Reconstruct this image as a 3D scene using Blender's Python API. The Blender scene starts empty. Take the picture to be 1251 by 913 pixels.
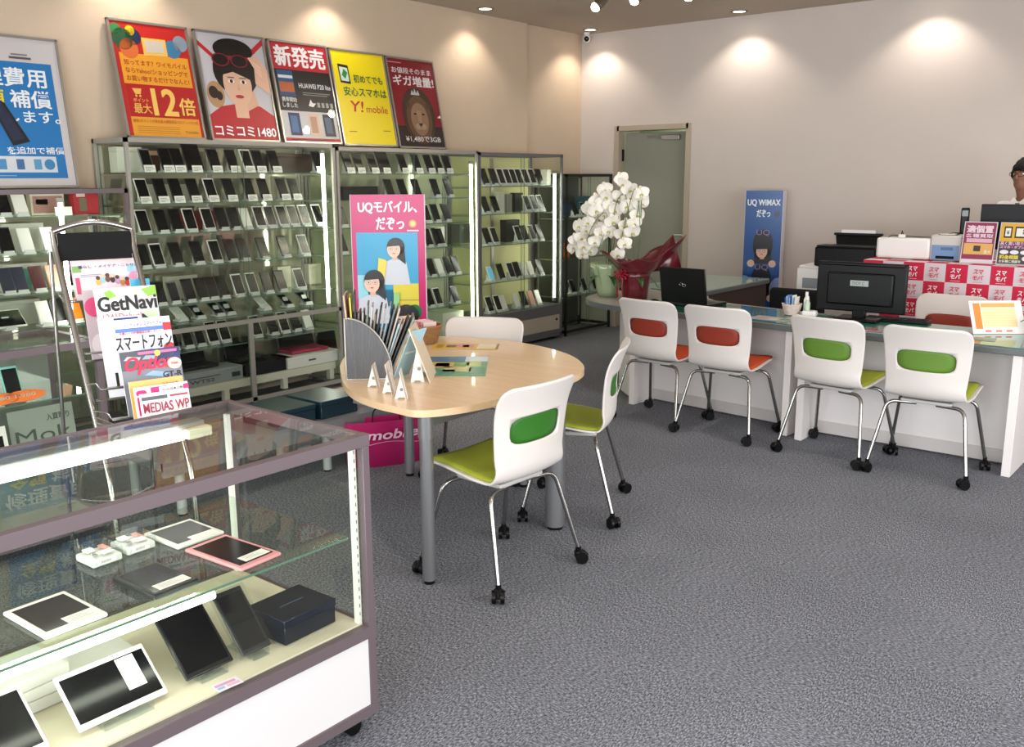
import bpy, bmesh, math, random
from mathutils import Vector, Matrix, Euler
sc = bpy.context.scene
C = sc.collection
PI = math.pi
R = math.radians
random.seed(7)

# ---------------------------------------------------------------- camera
CAM_H = 1.58
def cam_axes():
    p, r, y = R(11.765), R(-0.248), R(129.39)
    f = Vector((math.cos(y)*math.cos(p), math.sin(y)*math.cos(p), -math.sin(p)))
    rt = Vector((math.sin(y), -math.cos(y), 0))
    up = rt.cross(f)
    c, s = math.cos(r), math.sin(r)
    return c*rt + s*up, -s*rt + c*up, f
cr, cu, cf = cam_axes()
cam = bpy.data.objects.new('camera', bpy.data.cameras.new('camera'))
C.objects.link(cam)
cam.matrix_world = Matrix(((cr.x, cu.x, -cf.x, 0), (cr.y, cu.y, -cf.y, 0), (cr.z, cu.z, -cf.z, CAM_H), (0, 0, 0, 1)))
cam.data.sensor_width = 36
cam.data.lens = 1145.86/1251*36
cam.data.clip_start = 0.05
sc.camera = cam
sc.view_settings.view_transform = 'Standard'
sc.view_settings.look = 'None'
sc.view_settings.gamma = 1
sc.view_settings.use_curve_mapping = False
sc.view_settings.exposure = 0.55
sc.cycles.transparent_max_bounces = 28
sc.cycles.max_bounces = 8
sc.cycles.use_denoising = True
sc.cycles.sample_clamp_indirect = 6

# ---------------------------------------------------------------- world and daylight
w = bpy.data.worlds.new('world'); sc.world = w; w.use_nodes = True
w.node_tree.nodes['Background'].inputs[0].default_value = (0.80, 0.88, 1.0, 1)
w.node_tree.nodes['Background'].inputs[1].default_value = 0.5
def area(name, loc, rot, sx, sy, power, col):
    l = bpy.data.lights.new(name, 'AREA'); l.shape = 'RECTANGLE'; l.size = sx; l.size_y = sy
    l.energy = power; l.color = col
    o = bpy.data.objects.new(name, l); o.location = loc; o.rotation_euler = rot; C.objects.link(o); return o
area('shop_front_daylight', (-1.0, -1.95, 1.45), (R(-90), 0, PI), 5.6, 2.3, 235, (0.93, 0.96, 1.0))
area('side_window_daylight', (2.42, 2.6, 1.45), (R(90), 0, R(90)), 5.0, 2.1, 150, (0.94, 0.97, 1.0))
DOWN_W, SPOT_W = 17, 36

# ---------------------------------------------------------------- materials
def lin(c):
    if isinstance(c, str):
        c = c.lstrip('#'); c = [int(c[i:i+2], 16)/255 for i in (0, 2, 4)]
    return tuple((v/12.92 if v <= .04045 else ((v+.055)/1.055)**2.4) for v in c[:3]) + (1,)
MATS = {}
def mat(name, col='#808080', rough=.5, metal=0, emit=0, noise=0, nscale=20, bump=0, bscale=200, spec=.5, trans=0, coat=0):
    if name in MATS: return MATS[name]
    m = bpy.data.materials.new(name); m.use_nodes = True
    nt = m.node_tree; b = nt.nodes['Principled BSDF']; c = lin(col)
    b.inputs['Base Color'].default_value = c
    b.inputs['Roughness'].default_value = rough
    b.inputs['Metallic'].default_value = metal
    b.inputs['Specular IOR Level'].default_value = spec
    if coat: b.inputs['Coat Weight'].default_value = coat; b.inputs['Coat Roughness'].default_value = .05
    if trans: b.inputs['Transmission Weight'].default_value = trans
    if emit:
        b.inputs['Emission Color'].default_value = c; b.inputs['Emission Strength'].default_value = emit
    tc = None
    if noise or bump:
        tc = nt.nodes.new('ShaderNodeTexCoord')
    if noise:
        n = nt.nodes.new('ShaderNodeTexNoise'); n.inputs['Scale'].default_value = nscale; n.inputs['Detail'].default_value = 4
        nt.links.new(tc.outputs['Object'], n.inputs['Vector'])
        mx = nt.nodes.new('ShaderNodeMix'); mx.data_type = 'RGBA'
        mx.inputs[6].default_value = tuple(max(0, v*(1-noise)) for v in c[:3]) + (1,)
        mx.inputs[7].default_value = tuple(min(1, v*(1+noise)) for v in c[:3]) + (1,)
        nt.links.new(n.outputs['Fac'], mx.inputs[0]); nt.links.new(mx.outputs[2], b.inputs['Base Color'])
    if bump:
        n2 = nt.nodes.new('ShaderNodeTexNoise'); n2.inputs['Scale'].default_value = bscale; n2.inputs['Detail'].default_value = 2
        nt.links.new(tc.outputs['Object'], n2.inputs['Vector'])
        bp = nt.nodes.new('ShaderNodeBump'); bp.inputs['Strength'].default_value = bump; bp.inputs['Distance'].default_value = .004
        nt.links.new(n2.outputs['Fac'], bp.inputs['Height']); nt.links.new(bp.outputs['Normal'], b.inputs['Normal'])
    MATS[name] = m; return m
def pane(name, tint, ior=1.45, rough=0.0, gloss='#ffffff', k=1.0):
    if name in MATS: return MATS[name]
    m = bpy.data.materials.new(name); m.use_nodes = True; nt = m.node_tree; nt.nodes.clear()
    o = nt.nodes.new('ShaderNodeOutputMaterial'); t = nt.nodes.new('ShaderNodeBsdfTransparent'); g = nt.nodes.new('ShaderNodeBsdfGlossy')
    t.inputs[0].default_value = lin(tint); g.inputs[0].default_value = lin(gloss); g.inputs['Roughness'].default_value = rough
    f = nt.nodes.new('ShaderNodeFresnel'); f.inputs[0].default_value = ior
    mu = nt.nodes.new('ShaderNodeMath'); mu.operation = 'MULTIPLY'; mu.inputs[1].default_value = k
    x = nt.nodes.new('ShaderNodeMixShader')
    ge = nt.nodes.new('ShaderNodeNewGeometry'); inv = nt.nodes.new('ShaderNodeMath'); inv.operation = 'SUBTRACT'; inv.inputs[0].default_value = 1
    m2 = nt.nodes.new('ShaderNodeMath'); m2.operation = 'MULTIPLY'
    nt.links.new(ge.outputs['Backfacing'], inv.inputs[1]); nt.links.new(f.outputs[0], m2.inputs[0]); nt.links.new(inv.outputs[0], m2.inputs[1])
    nt.links.new(m2.outputs[0], mu.inputs[0]); nt.links.new(mu.outputs[0], x.inputs[0])
    nt.links.new(t.outputs[0], x.inputs[1]); nt.links.new(g.outputs[0], x.inputs[2]); nt.links.new(x.outputs[0], o.inputs[0])
    MATS[name] = m; return m

GLASS = pane('showcase_glass', '#f9fbf8', k=.7)
SHELFGLASS = pane('shelf_glass', '#f1f6f0', k=.8)
EDGE = mat('glass_edge_green', '#5d7a6a', .15)
ACRYL = pane('clear_acrylic', '#f4f7f8', k=1.4)
WHITE = mat('white_plastic', '#ece8e4', .35)
SHELL = mat('chair_shell_plastic', '#d8d1cb', .38)
BLACK = mat('black_plastic', '#050506', .4, spec=.25)
BLKGLOSS = mat('black_gloss', '#060608', .08)
BLKMAT = mat('black_matte', '#0d0d0f', .75, spec=.25)
CHROME = mat('chrome_tube', '#a9a7a4', .22, 1)
SILVER = mat('brushed_aluminium', '#b4b0aa', .35, .8)
PURPLEAL = mat('bronze_aluminium', '#6f6266', .38, .35)
PAPER = mat('white_paper', '#eeeae6', .7)
GREYCARD = mat('grey_print', '#8c8c8c', .7)
def col(hexs, rough=.45, **k):
    return mat('paint_' + hexs.lstrip('#'), hexs, rough, **k)

# ---------------------------------------------------------------- mesh builder
_textcache = {}
def textmesh(s, bold=0.0, shear=0.0):
    key = (s, bold, shear)
    if key in _textcache: return _textcache[key]
    cu_ = bpy.data.curves.new('t', 'FONT'); cu_.body = s; cu_.size = 1; cu_.resolution_u = 3
    cu_.offset = bold; cu_.shear = shear
    ob = bpy.data.objects.new('t', cu_); C.objects.link(ob)
    dg = bpy.context.evaluated_depsgraph_get(); dg.update()
    me = bpy.data.meshes.new_from_object(ob.evaluated_get(dg))
    V = [(v.co.x, v.co.y) for v in me.vertices]; F = [tuple(p.vertices) for p in me.polygons]
    G = []
    for f in F:
        a = sum(V[f[i]][0]*V[f[(i+1) % len(f)]][1] - V[f[(i+1) % len(f)]][0]*V[f[i]][1] for i in range(len(f)))
        G.append(f if a > 0 else tuple(reversed(f)))
    C.objects.unlink(ob); bpy.data.objects.remove(ob); bpy.data.curves.remove(cu_); bpy.data.meshes.remove(me)
    xs = [v[0] for v in V] or [0, 1]; ys = [v[1] for v in V] or [0, 1]
    x0, y0, dx, dy = min(xs), min(ys), max(max(xs)-min(xs), 1e-4), max(max(ys)-min(ys), 1e-4)
    _textcache[key] = ([((a-x0)/dx, (b-y0)/dy) for a, b in V], G)
    return _textcache[key]

class MB:
    def __init__(s): s.V = []; s.F = []; s.MI = []; s.S = []; s.mats = []
    def mi(s, m):
        if m not in s.mats: s.mats.append(m)
        return s.mats.index(m)
    def add(s, vs, fs, m, smooth=False, M=None):
        o = len(s.V); k = s.mi(m)
        s.V += [tuple(M @ Vector(v)) if M else tuple(v) for v in vs]
        for f in fs: s.F.append(tuple(i+o for i in f)); s.MI.append(k); s.S.append(smooth)
        return s
    def box(s, x0, y0, z0, x1, y1, z1, m, M=None):
        if x0 > x1: x0, x1 = x1, x0
        if y0 > y1: y0, y1 = y1, y0
        if z0 > z1: z0, z1 = z1, z0
        v = [(x, y, z) for z in (z0, z1) for y in (y0, y1) for x in (x0, x1)]
        return s.add(v, [(0, 2, 3, 1), (4, 5, 7, 6), (0, 1, 5, 4), (2, 6, 7, 3), (0, 4, 6, 2), (1, 3, 7, 5)], m, False, M)
    def rbox(s, cx, cy, cz, sx, sy, sz, r, m, seg=2, M=None):
        b = bmesh.new(); bmesh.ops.create_cube(b, size=1)
        for v in b.verts: v.co = Vector((v.co.x*sx+cx, v.co.y*sy+cy, v.co.z*sz+cz))
        bmesh.ops.bevel(b, geom=b.edges[:], offset=min(r, .49*min(sx, sy, sz)), segments=seg, affect='EDGES', profile=.5)
        b.verts.index_update()
        V = [v.co.copy() for v in b.verts]
        big = [[v.index for v in f.verts] for f in b.faces if max(abs(c) for c in f.normal) > .9999]; oth = [[v.index for v in f.verts] for f in b.faces if max(abs(c) for c in f.normal) <= .9999]
        o = len(s.V); s.add(V, big, m, False, M); k = s.mi(m)
        for f in oth: s.F.append(tuple(i+o for i in f)); s.MI.append(k); s.S.append(True)
        b.free(); return s
    def prism(s, pts, z0, z1, m, M=None, smooth=False):
        n = len(pts); a = sum(pts[i][0]*pts[(i+1) % n][1]-pts[(i+1) % n][0]*pts[i][1] for i in range(n))
        if a < 0: pts = list(reversed(pts))
        v = [(x, y, z0) for x, y in pts]+[(x, y, z1) for x, y in pts]
        s.add(v, [tuple(reversed(range(n))), tuple(range(n, 2*n))], m, False, M)
        s.add(v, [(i, (i+1) % n, n+(i+1) % n, n+i) for i in range(n)], m, smooth, M); return s
    def cyl(s, p0, p1, r0, m, r1=None, n=14, caps=True, M=None):
        return s.tube([p0, p1], r0, m, n, M, radii=[r0, r0 if r1 is None else r1], caps=caps)
    def tube(s, pts, r, m, n=10, M=None, radii=None, caps=True):
        P = [Vector(p) for p in pts]; vs = []; fs = []
        t0 = (P[1]-P[0]).normalized(); up = Vector((0, 0, 1)) if abs(t0.z) < .9 else Vector((1, 0, 0))
        nrm = t0.cross(up).normalized()
        for i, p in enumerate(P):
            t = (P[min(i+1, len(P)-1)]-P[max(i-1, 0)]).normalized()
            nrm = (nrm - t*nrm.dot(t)).normalized(); bn = t.cross(nrm)
            rr = radii[i] if radii else r
            for k in range(n):
                a = 2*PI*k/n; vs.append(p+rr*(math.cos(a)*nrm+math.sin(a)*bn))
        for i in range(len(P)-1):
            for k in range(n):
                a, b = i*n+k, i*n+(k+1) % n; fs.append((a, b, b+n, a+n))
        s.add(vs, fs, m, True, M)
        if caps: s.add(vs, [tuple(reversed(range(n))), tuple(range(len(vs)-n, len(vs)))], m, False, M)
        return s
    def revolve(s, prof, m, n=24, M=None, smooth=True, sx=1, sy=1, wob=None):
        vs = []; fs = []
        for i, (r, z) in enumerate(prof):
            for k in range(n):
                a = 2*PI*k/n; q = r*(1+(wob(i, a) if wob else 0)); vs.append((q*math.cos(a)*sx, q*math.sin(a)*sy, z))
        for i in range(len(prof)-1):
            for k in range(n):
                a, b = i*n+k, i*n+(k+1) % n; fs.append((a, b, b+n, a+n))
        return s.add(vs, fs, m, smooth, M)
    def sphere(s, c, r, m, nu=14, nv=9, M=None):
        if not hasattr(r, '__len__'): r = (r, r, r)
        vs = [(c[0], c[1], c[2]-r[2])]; fs = []
        for j in range(1, nv):
            ph = -PI/2+PI*j/nv
            for k in range(nu):
                a = 2*PI*k/nu; vs.append((c[0]+r[0]*math.cos(ph)*math.cos(a), c[1]+r[1]*math.cos(ph)*math.sin(a), c[2]+r[2]*math.sin(ph)))
        vs.append((c[0], c[1], c[2]+r[2])); L = len(vs)-1
        for k in range(nu):
            fs.append((0, 1+(k+1) % nu, 1+k)); fs.append((L, L-nu+k, L-nu+(k+1) % nu))
        for j in range(nv-2):
            for k in range(nu):
                a, b = 1+j*nu+k, 1+j*nu+(k+1) % nu; fs.append((a, b, b+nu, a+nu))
        return s.add(vs, fs, m, True, M)
    # flat print in the local x-z plane, seen from -y
    clip = None
    def pp(s, pts, m, l=1):
        if s.clip: pts = [(min(max(x, s.clip[0]), s.clip[1]), min(max(z, s.clip[2]), s.clip[3])) for x, z in pts]
        n = len(pts); a = sum(pts[i][0]*pts[(i+1) % n][1]-pts[(i+1) % n][0]*pts[i][1] for i in range(n))
        if a < 0: pts = list(reversed(pts))
        return s.add([(x, s.y0-l*.0007, z) for x, z in pts], [tuple(range(n))], m)
    y0 = 0.0
    def pr(s, x0, z0, x1, z1, m, l=1): return s.pp([(x0, z0), (x1, z0), (x1, z1), (x0, z1)], m, l)
    def pe(s, cx, cz, rx, rz, m, l=1, n=18, rot=0):
        c, q = math.cos(rot), math.sin(rot)
        return s.pp([(cx+rx*math.cos(2*PI*k/n)*c-rz*math.sin(2*PI*k/n)*q, cz+rx*math.cos(2*PI*k/n)*q+rz*math.sin(2*PI*k/n)*c) for k in range(n)], m, l)
    def pt(s, txt, x0, z0, x1, z1, m, l=3, bold=.012, shear=0, rot=0):
        V, F = textmesh(txt, min(bold, .01), shear); W, H_ = x1-x0, z1-z0
        e = max(0, bold-.01)*H_*1.1
        for k, (dx, dz) in enumerate(((0, 0),) if e <= 0 else ((-e, -e*.5), (e, -e*.5), (-e, e*.5), (e, e*.5))):
            s.add([(x0+a*W+dx, s.y0-l*.0007-k*.00004, z0+b*H_+dz) for a, b in V], F, m)
        return s
    def build(s, name, parent=None, loc=None, rot=None):
        me = bpy.data.meshes.new(name); me.from_pydata(s.V, [], s.F)
        for m in s.mats: me.materials.append(m)
        me.polygons.foreach_set('material_index', s.MI); me.polygons.foreach_set('use_smooth', s.S); me.update()
        o = bpy.data.objects.new(name, me); C.objects.link(o)
        if parent: o.parent = parent
        if loc: o.location = loc
        if rot: o.rotation_euler = rot
        return o
def tag(o, label, cat, group=None, kind=None):
    o['label'] = label; o['category'] = cat
    if group: o['group'] = group
    if kind: o['kind'] = kind
    return o
def thing(name, label, cat, loc=(0, 0, 0), rotz=0, group=None, tilt=0):
    o = bpy.data.objects.new(name, None); o.empty_display_size = .05; C.objects.link(o)
    o.location = loc; o.rotation_euler = (tilt, 0, rotz)
    return tag(o, label, cat, group)
def struct(o): o['kind'] = 'structure'; return o
def dup(root, label=None, loc=None, rotz=None, tilt=None, group=None):
    r = root.copy(); C.objects.link(r)
    if label: r['label'] = label
    if group: r['group'] = group
    if loc is not None: r.location = loc
    if rotz is not None: r.rotation_euler = (r.rotation_euler[0] if tilt is None else tilt, 0, rotz)
    for ch in root.children:
        c = ch.copy(); C.objects.link(c); c.parent = r
        for g in ch.children:
            d = g.copy(); C.objects.link(d); d.parent = c
    return r
def fillet(pts, rad, n=6):
    P = [Vector(p) for p in pts]; out = [P[0]]
    for i in range(1, len(P)-1):
        a = (P[i-1]-P[i]); b = (P[i+1]-P[i]); r = min(rad, a.length*.49, b.length*.49)
        A = P[i]+a.normalized()*r; B = P[i]+b.normalized()*r
        for k in range(n+1):
            t = k/n; out.append((1-t)**2*A+2*t*(1-t)*P[i]+t*t*B)
    out.append(P[-1]); return out
def catmull(pts, n=6, closed=False):
    P = [Vector(p) for p in pts]; out = []; N = len(P)
    for i in range(N if closed else N-1):
        g = (lambda j: P[j % N]) if closed else (lambda j: P[max(0, min(N-1, j))])
        p0, p1, p2, p3 = g(i-1), g(i), g(i+1), g(i+2)
        for k in range(n):
            t = k/n
            out.append(.5*((2*p1)+(p2-p0)*t+(2*p0-5*p1+4*p2-p3)*t*t+(3*p1-p0-3*p2+p3)*t**3))
    if not closed: out.append(P[-1])
    return out
ORD = ['leftmost', 'second', 'third', 'fourth', 'fifth', 'sixth', 'seventh', 'eighth', 'ninth', 'tenth', 'eleventh', 'twelfth', 'thirteenth', 'fourteenth', 'fifteenth']
def yat(u, X, v=250.0):
    """y of the point of the plane x = X seen in column u of the photograph"""
    d = (u-625.5)/1145.86*cr - (v-456.5)/1145.86*cu + cf
    return d.y*X/d.x
def zat(u, v, X):
    d = (u-625.5)/1145.86*cr - (v-456.5)/1145.86*cu + cf
    return CAM_H + d.z*X/d.x

# ---------------------------------------------------------------- the room
XA, YB, ZC = -6.0, 8.49, 3.05
wallA = mat('beige_wallpaper', '#c9b49c', .8, noise=.04, nscale=6, bump=.25, bscale=260)
wallB = mat('pale_wallpaper', '#cfc3bb', .8, noise=.03, nscale=5, bump=.2, bscale=260)
ceilm = mat('ceiling_board', '#b9aa9a', .85, noise=.03, nscale=4)
def carpet():
    m = bpy.data.materials.new('grey_loop_carpet'); m.use_nodes = True; nt = m.node_tree; b = nt.nodes['Principled BSDF']
    b.inputs['Roughness'].default_value = .95; b.inputs['Specular IOR Level'].default_value = .1
    tc = nt.nodes.new('ShaderNodeTexCoord')
    ck = nt.nodes.new('ShaderNodeTexChecker'); ck.inputs['Scale'].default_value = 2.0
    nt.links.new(tc.outputs['Object'], ck.inputs['Vector'])
    cols = []
    for sc_ in ((150, 420, 1), (420, 150, 1)):
        mp = nt.nodes.new('ShaderNodeMapping'); mp.inputs['Scale'].default_value = [v/200 for v in sc_]
        nt.links.new(tc.outputs['Object'], mp.inputs['Vector'])
        n = nt.nodes.new('ShaderNodeTexNoise'); n.inputs['Scale'].default_value = 105; n.inputs['Detail'].default_value = 3; n.inputs['Roughness'].default_value = .75
        nt.links.new(mp.outputs[0], n.inputs['Vector']); cols.append(n)
    mx = nt.nodes.new('ShaderNodeMix'); mx.data_type = 'FLOAT'
    nt.links.new(ck.outputs['Fac'], mx.inputs[0]); nt.links.new(cols[0].outputs['Fac'], mx.inputs[2]); nt.links.new(cols[1].outputs['Fac'], mx.inputs[3])
    r = nt.nodes.new('ShaderNodeValToRGB'); e = r.color_ramp.elements
    e[0].position = .37; e[0].color = lin('#3f4147'); e[1].position = .64; e[1].color = lin('#b0b2bc')
    k = e.new(.5); k.color = lin('#74767d')
    nt.links.new(mx.outputs[0], r.inputs[0])
    big = nt.nodes.new('ShaderNodeTexNoise'); big.inputs['Scale'].default_value = 1.6
    nt.links.new(tc.outputs['Object'], big.inputs['Vector'])
    m2 = nt.nodes.new('ShaderNodeMix'); m2.data_type = 'RGBA'; m2.blend_type = 'MULTIPLY'; m2.inputs[0].default_value = .35
    nt.links.new(r.outputs[0], m2.inputs[6]); nt.links.new(big.outputs['Fac'], m2.inputs[7])
    nt.links.new(m2.outputs[2], b.inputs['Base Color'])
    bp = nt.nodes.new('ShaderNodeBump'); bp.inputs['Strength'].default_value = .6; bp.inputs['Distance'].default_value = .006
    nt.links.new(mx.outputs[0], bp.inputs['Height']); nt.links.new(bp.outputs[0], b.inputs['Normal'])
    return m
m = MB(); m.box(-6.2, -2.2, -.1, 2.7, 8.7, 0, carpet()); struct(m.build('floor'))
m = MB(); m.box(-6.2, -2.2, ZC, 2.7, 8.7, ZC+.1, ceilm); struct(m.build('ceiling'))
m = MB(); m.box(-6.15, -2.2, 0, XA, YB, ZC, wallA); m.box(XA, -2.2, 0, XA+.035, 7.52, ZC, wallA); struct(m.build('wall_left'))
DX0, DX1, DZ = -5.535, -4.70, 2.075
m = MB(); m.box(-6.15, YB, 0, DX0, YB+.15, ZC, wallB); m.box(DX1, YB, 0, 2.6, YB+.15, ZC, wallB); m.box(DX0, YB, DZ, DX1, YB+.15, ZC, wallB)
struct(m.build('wall_back'))
m = MB(); wr = mat('right_wall_paint', '#cdc6c0', .8); m.box(2.5, -2.2, 0, 2.6, YB, ZC, wr); struct(m.build('wall_right'))
fr = mat('shop_front_frame', '#8a8a8c', .4, .5)
m = MB()
m.box(-6.0, -2.1, 0, 2.5, -2.0, .25, fr); m.box(-6.0, -2.1, 2.65, 2.5, -2.0, ZC, fr)
for x in (-6.0, -4.0, -2.0, 0.0, 2.4): m.box(x, -2.1, .25, x+.09, -2.0, 2.65, fr)
struct(m.build('window_1'))
# door in the back wall
dfm = mat('door_frame_paint', '#b3a592', .5)
m = MB()
m.box(DX0-.03, YB-.015, 0, DX0+.025, YB+.15, DZ+.03, dfm); m.box(DX1-.025, YB-.015, 0, DX1+.03, YB+.15, DZ+.03, dfm); m.box(DX0, YB-.015, DZ-.02, DX1, YB+.15, DZ+.03, dfm)
d1 = struct(m.build('door_1'))
leafm = mat('door_leaf_greenish', '#8f9080', .45)
m = MB(); m.rbox(.40, .02, 1.02, .76, .036, 2.03, .004, leafm, 1)
leaf = m.build('door_leaf', d1, (DX0+.03, YB+.075, 0), (0, 0, R(5)))
m = MB(); m.cyl((.73, 0, 1.0), (.73, -.045, 1.0), .011, SILVER); m.cyl((.735, -.045, 1.0), (.62, -.045, 1.0), .009, SILVER); m.cyl((.73, .002, 1.0), (.73, -.006, 1.0), .024, SILVER)
m.build('door_handle', leaf)
m = MB(); m.rbox(.55, -.03, 1.98, .2, .04, .05, .006, SILVER); m.tube([(.45, -.03, 1.99), (.3, -.05, 1.99)], .008, SILVER); m.build('door_closer', leaf)
m = MB()
for z in (.3, 1.75): m.cyl((DX0+.035, YB+.06, z), (DX0+.035, YB+.06, z+.12), .012, BLKMAT)
m.build('hinges', d1)
m = MB(); m.box(DX0-.2, YB+.75, 0, DX1+.3, YB+.8, 2.4, mat('corridor_wall', '#a9ad98', .8)); m.box(DX0-.25, YB+.15, 0, DX0-.2, YB+.8, 2.4, MATS['corridor_wall']); m.box(DX1+.3, YB+.15, 0, DX1+.35, YB+.8, 2.4, MATS['corridor_wall'])
struct(m.build('wall_corridor'))
m = MB(); m.box(DX0-.25, YB+.15, -.1, DX1+.35, YB+.8, 0, mat('corridor_floor', '#6c6a66', .8)); struct(m.build('floor_corridor'))
m = MB(); m.box(DX0-.25, YB+.15, 2.4, DX1+.35, YB+.8, 2.45, MATS['corridor_wall']); struct(m.build('ceiling_corridor'))
l = bpy.data.lights.new('corridor_lamp', 'POINT'); l.energy = 6; l.color = (.85, 1, .8); l.shadow_soft_size = .1
o = bpy.data.objects.new('corridor_lamp', l); o.location = (DX1-.1, YB+.5, 2.2); C.objects.link(o)
m = MB(); bb = mat('vinyl_baseboard', '#8d857c', .6)
m.box(DX1+.03, YB-.012, 0, 2.5, YB, .06, bb); struct(m.build('baseboard_back'))

# ---------------------------------------------------------------- ceiling lights
glow = mat('downlight_glow', '#fff3df', .5, emit=9)
ring = mat('downlight_ring', '#8c8378', .4)
def downlight(x, y, lab, k=1.0):
    t = thing('downlight', lab, 'ceiling light', (x, y, ZC), 0, 'recessed downlights along the walls')
    m = MB(); m.revolve([(.062, 0), (.078, -.001), (.078, -.008), (.060, -.008), (.052, .0)], ring); m.build('trim_ring', t)
    m = MB(); m.revolve([(.058, -.002), (.03, -.004), (.0001, -.004)], glow); m.build('lens', t)
    l = bpy.data.lights.new('downlight_beam', 'SPOT'); l.energy = DOWN_W*k; l.spot_size = R(118); l.spot_blend = .55; l.color = (1, .90, .78); l.shadow_soft_size = .035
    o = bpy.data.objects.new('downlight_beam', l); o.location = (0, 0, -.02); C.objects.link(o); o.parent = t
for i, y in enumerate((0.1, 1.72, 3.36, 5.0, 6.64)):
    downlight(-5.74, y, ['recessed downlight over the left wall nearest the shop front', 'recessed downlight over the left wall, before the blue poster', 'recessed downlight above the orange red poster', 'recessed downlight above the black framed phone poster', 'recessed downlight above the last tall cabinet on the left wall'][i], .8)
for i, x in enumerate((-5.72, -4.09, -2.45, -.85, .8)):
    downlight(x, 8.24, ['recessed downlight in the corner over the security camera', 'recessed downlight over the wall right of the door', 'recessed downlight above the printer at the back wall', 'recessed downlight over the back wall behind the person', 'recessed downlight over the far right of the back wall'][i])
for i, (x, y) in enumerate(((-3.2, 4.9), (-1.2, 4.6), (-3.0, 2.0), (-.8, 1.6), (.9, 5.6), (-1.7, 7.2))):
    t = thing('downlight', ['recessed downlight over the aisle before the orange chairs', 'recessed downlight over the aisle before the green chairs', 'recessed downlight over the magazine rack', 'recessed downlight over the open carpet', 'recessed downlight over the right part of the room', 'recessed downlight over the checkered table'][i], 'ceiling light', (x, y, ZC), 0, 'recessed downlights over the floor')
    m = MB(); m.revolve([(.062, 0), (.078, -.001), (.078, -.008), (.060, -.008), (.052, .0)], ring); m.build('trim_ring', t)
    m = MB(); m.revolve([(.058, -.002), (.03, -.004), (.0001, -.004)], glow); m.build('lens', t)
    l = bpy.data.lights.new('downlight_beam', 'SPOT'); l.energy = SPOT_W; l.spot_size = R(120); l.spot_blend = .9; l.color = (1, .93, .84); l.shadow_soft_size = .06
    o = bpy.data.objects.new('downlight_beam', l); o.location = (0, 0, -.02); C.objects.link(o); o.parent = t
hot = mat('spotlight_lamp', '#fff1d0', .5, emit=14)
spm = mat('spotlight_can', '#6a5f55', .35, .6)
for i, (x, y) in enumerate(((-4.36, 6.31), (-3.985, 6.27), (-3.60, 6.39))):
    t = thing('spotlight', ['spotlight with a silver can on the ceiling, leftmost of three', 'spotlight with a silver can on the ceiling, middle of three', 'spotlight on the ceiling cut by the photo edge, right of three'][i], 'spotlight', (x, y, ZC), 0, 'track spotlights on the ceiling')
    dirv = Vector((-.45, -.75, -.75)).normalized(); p = Vector((.06, .10, -.10))
    m = MB(); m.revolve([(.03, 0), (.03, -.012), (.012, -.016)], spm, 16, Matrix.Translation((.06, .1, 0))); m.cyl((.06, .10, -.01), p, .008, spm); m.build('bracket', t)
    m = MB(); q = p+dirv*.12
    m.tube([p-dirv*.05, p, p+dirv*.04, q], .03, spm, 16, radii=[.024, .028, .036, .045]); m.build('can', t)
    m = MB(); m.sphere(q+dirv*.002, (.036, .036, .036), hot, 12, 8); m.build('lamp', t)
    l = bpy.data.lights.new('spot_beam', 'SPOT'); l.energy = 30; l.spot_size = R(70); l.spot_blend = .6; l.color = (1, .88, .7); l.shadow_soft_size = .03
    o = bpy.data.objects.new('spot_beam', l); o.location = q+dirv*.05; o.rotation_euler = dirv.to_track_quat('-Z', 'Y').to_euler(); C.objects.link(o); o.parent = t
t = thing('security_camera', 'small black and white security camera in the corner under the ceiling', 'camera', (-5.865, 8.385, ZC))
m = MB(); m.cyl((0, 0, 0), (0, 0, -.025), .032, WHITE); m.build('mount', t)
m = MB(); m.sphere((0, 0, -.062), .04, WHITE); m.build('housing', t)
m = MB(); m.sphere((.012, -.02, -.065), .028, BLKGLOSS); m.build('lens', t)
# ---------------------------------------------------------------- phones, stands and cabinets
def phone_proto(body, screen, w=.08, h=.152, inset=.006, chin=.0, name='smartphone'):
    t = bpy.data.objects.new(name, None); t.empty_display_size = .02; C.objects.link(t)
    m = MB(); m.rbox(0, -.0045, h/2, w, .009, h, .0035, body, 2); m.build('body', t)
    m = MB(); m.box(-w/2+inset, -.0098, inset*1.6+chin, w/2-inset, -.0091, h-inset*1.8, screen); m.build('screen', t)
    return t
SCR = mat('phone_screen_off', '#070709', .25, spec=.3)
SCRB = mat('phone_screen_blue', '#5db4dd', .2, emit=.25)
PB = mat('phone_body_black', '#17171a', .3); PW = mat('phone_body_white', '#e6e3df', .3); PG = mat('phone_body_grey', '#6b6c70', .35)
PO = mat('phone_body_orange', '#ff7a1c', .35); PRD = mat('phone_body_wine', '#4a1b20', .3); PP = mat('phone_body_pink', '#d99a86', .35); PT = mat('phone_body_teal', '#7fc4bd', .35); PN = mat('phone_body_navy', '#272c40', .35)
KIND = {}
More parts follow.
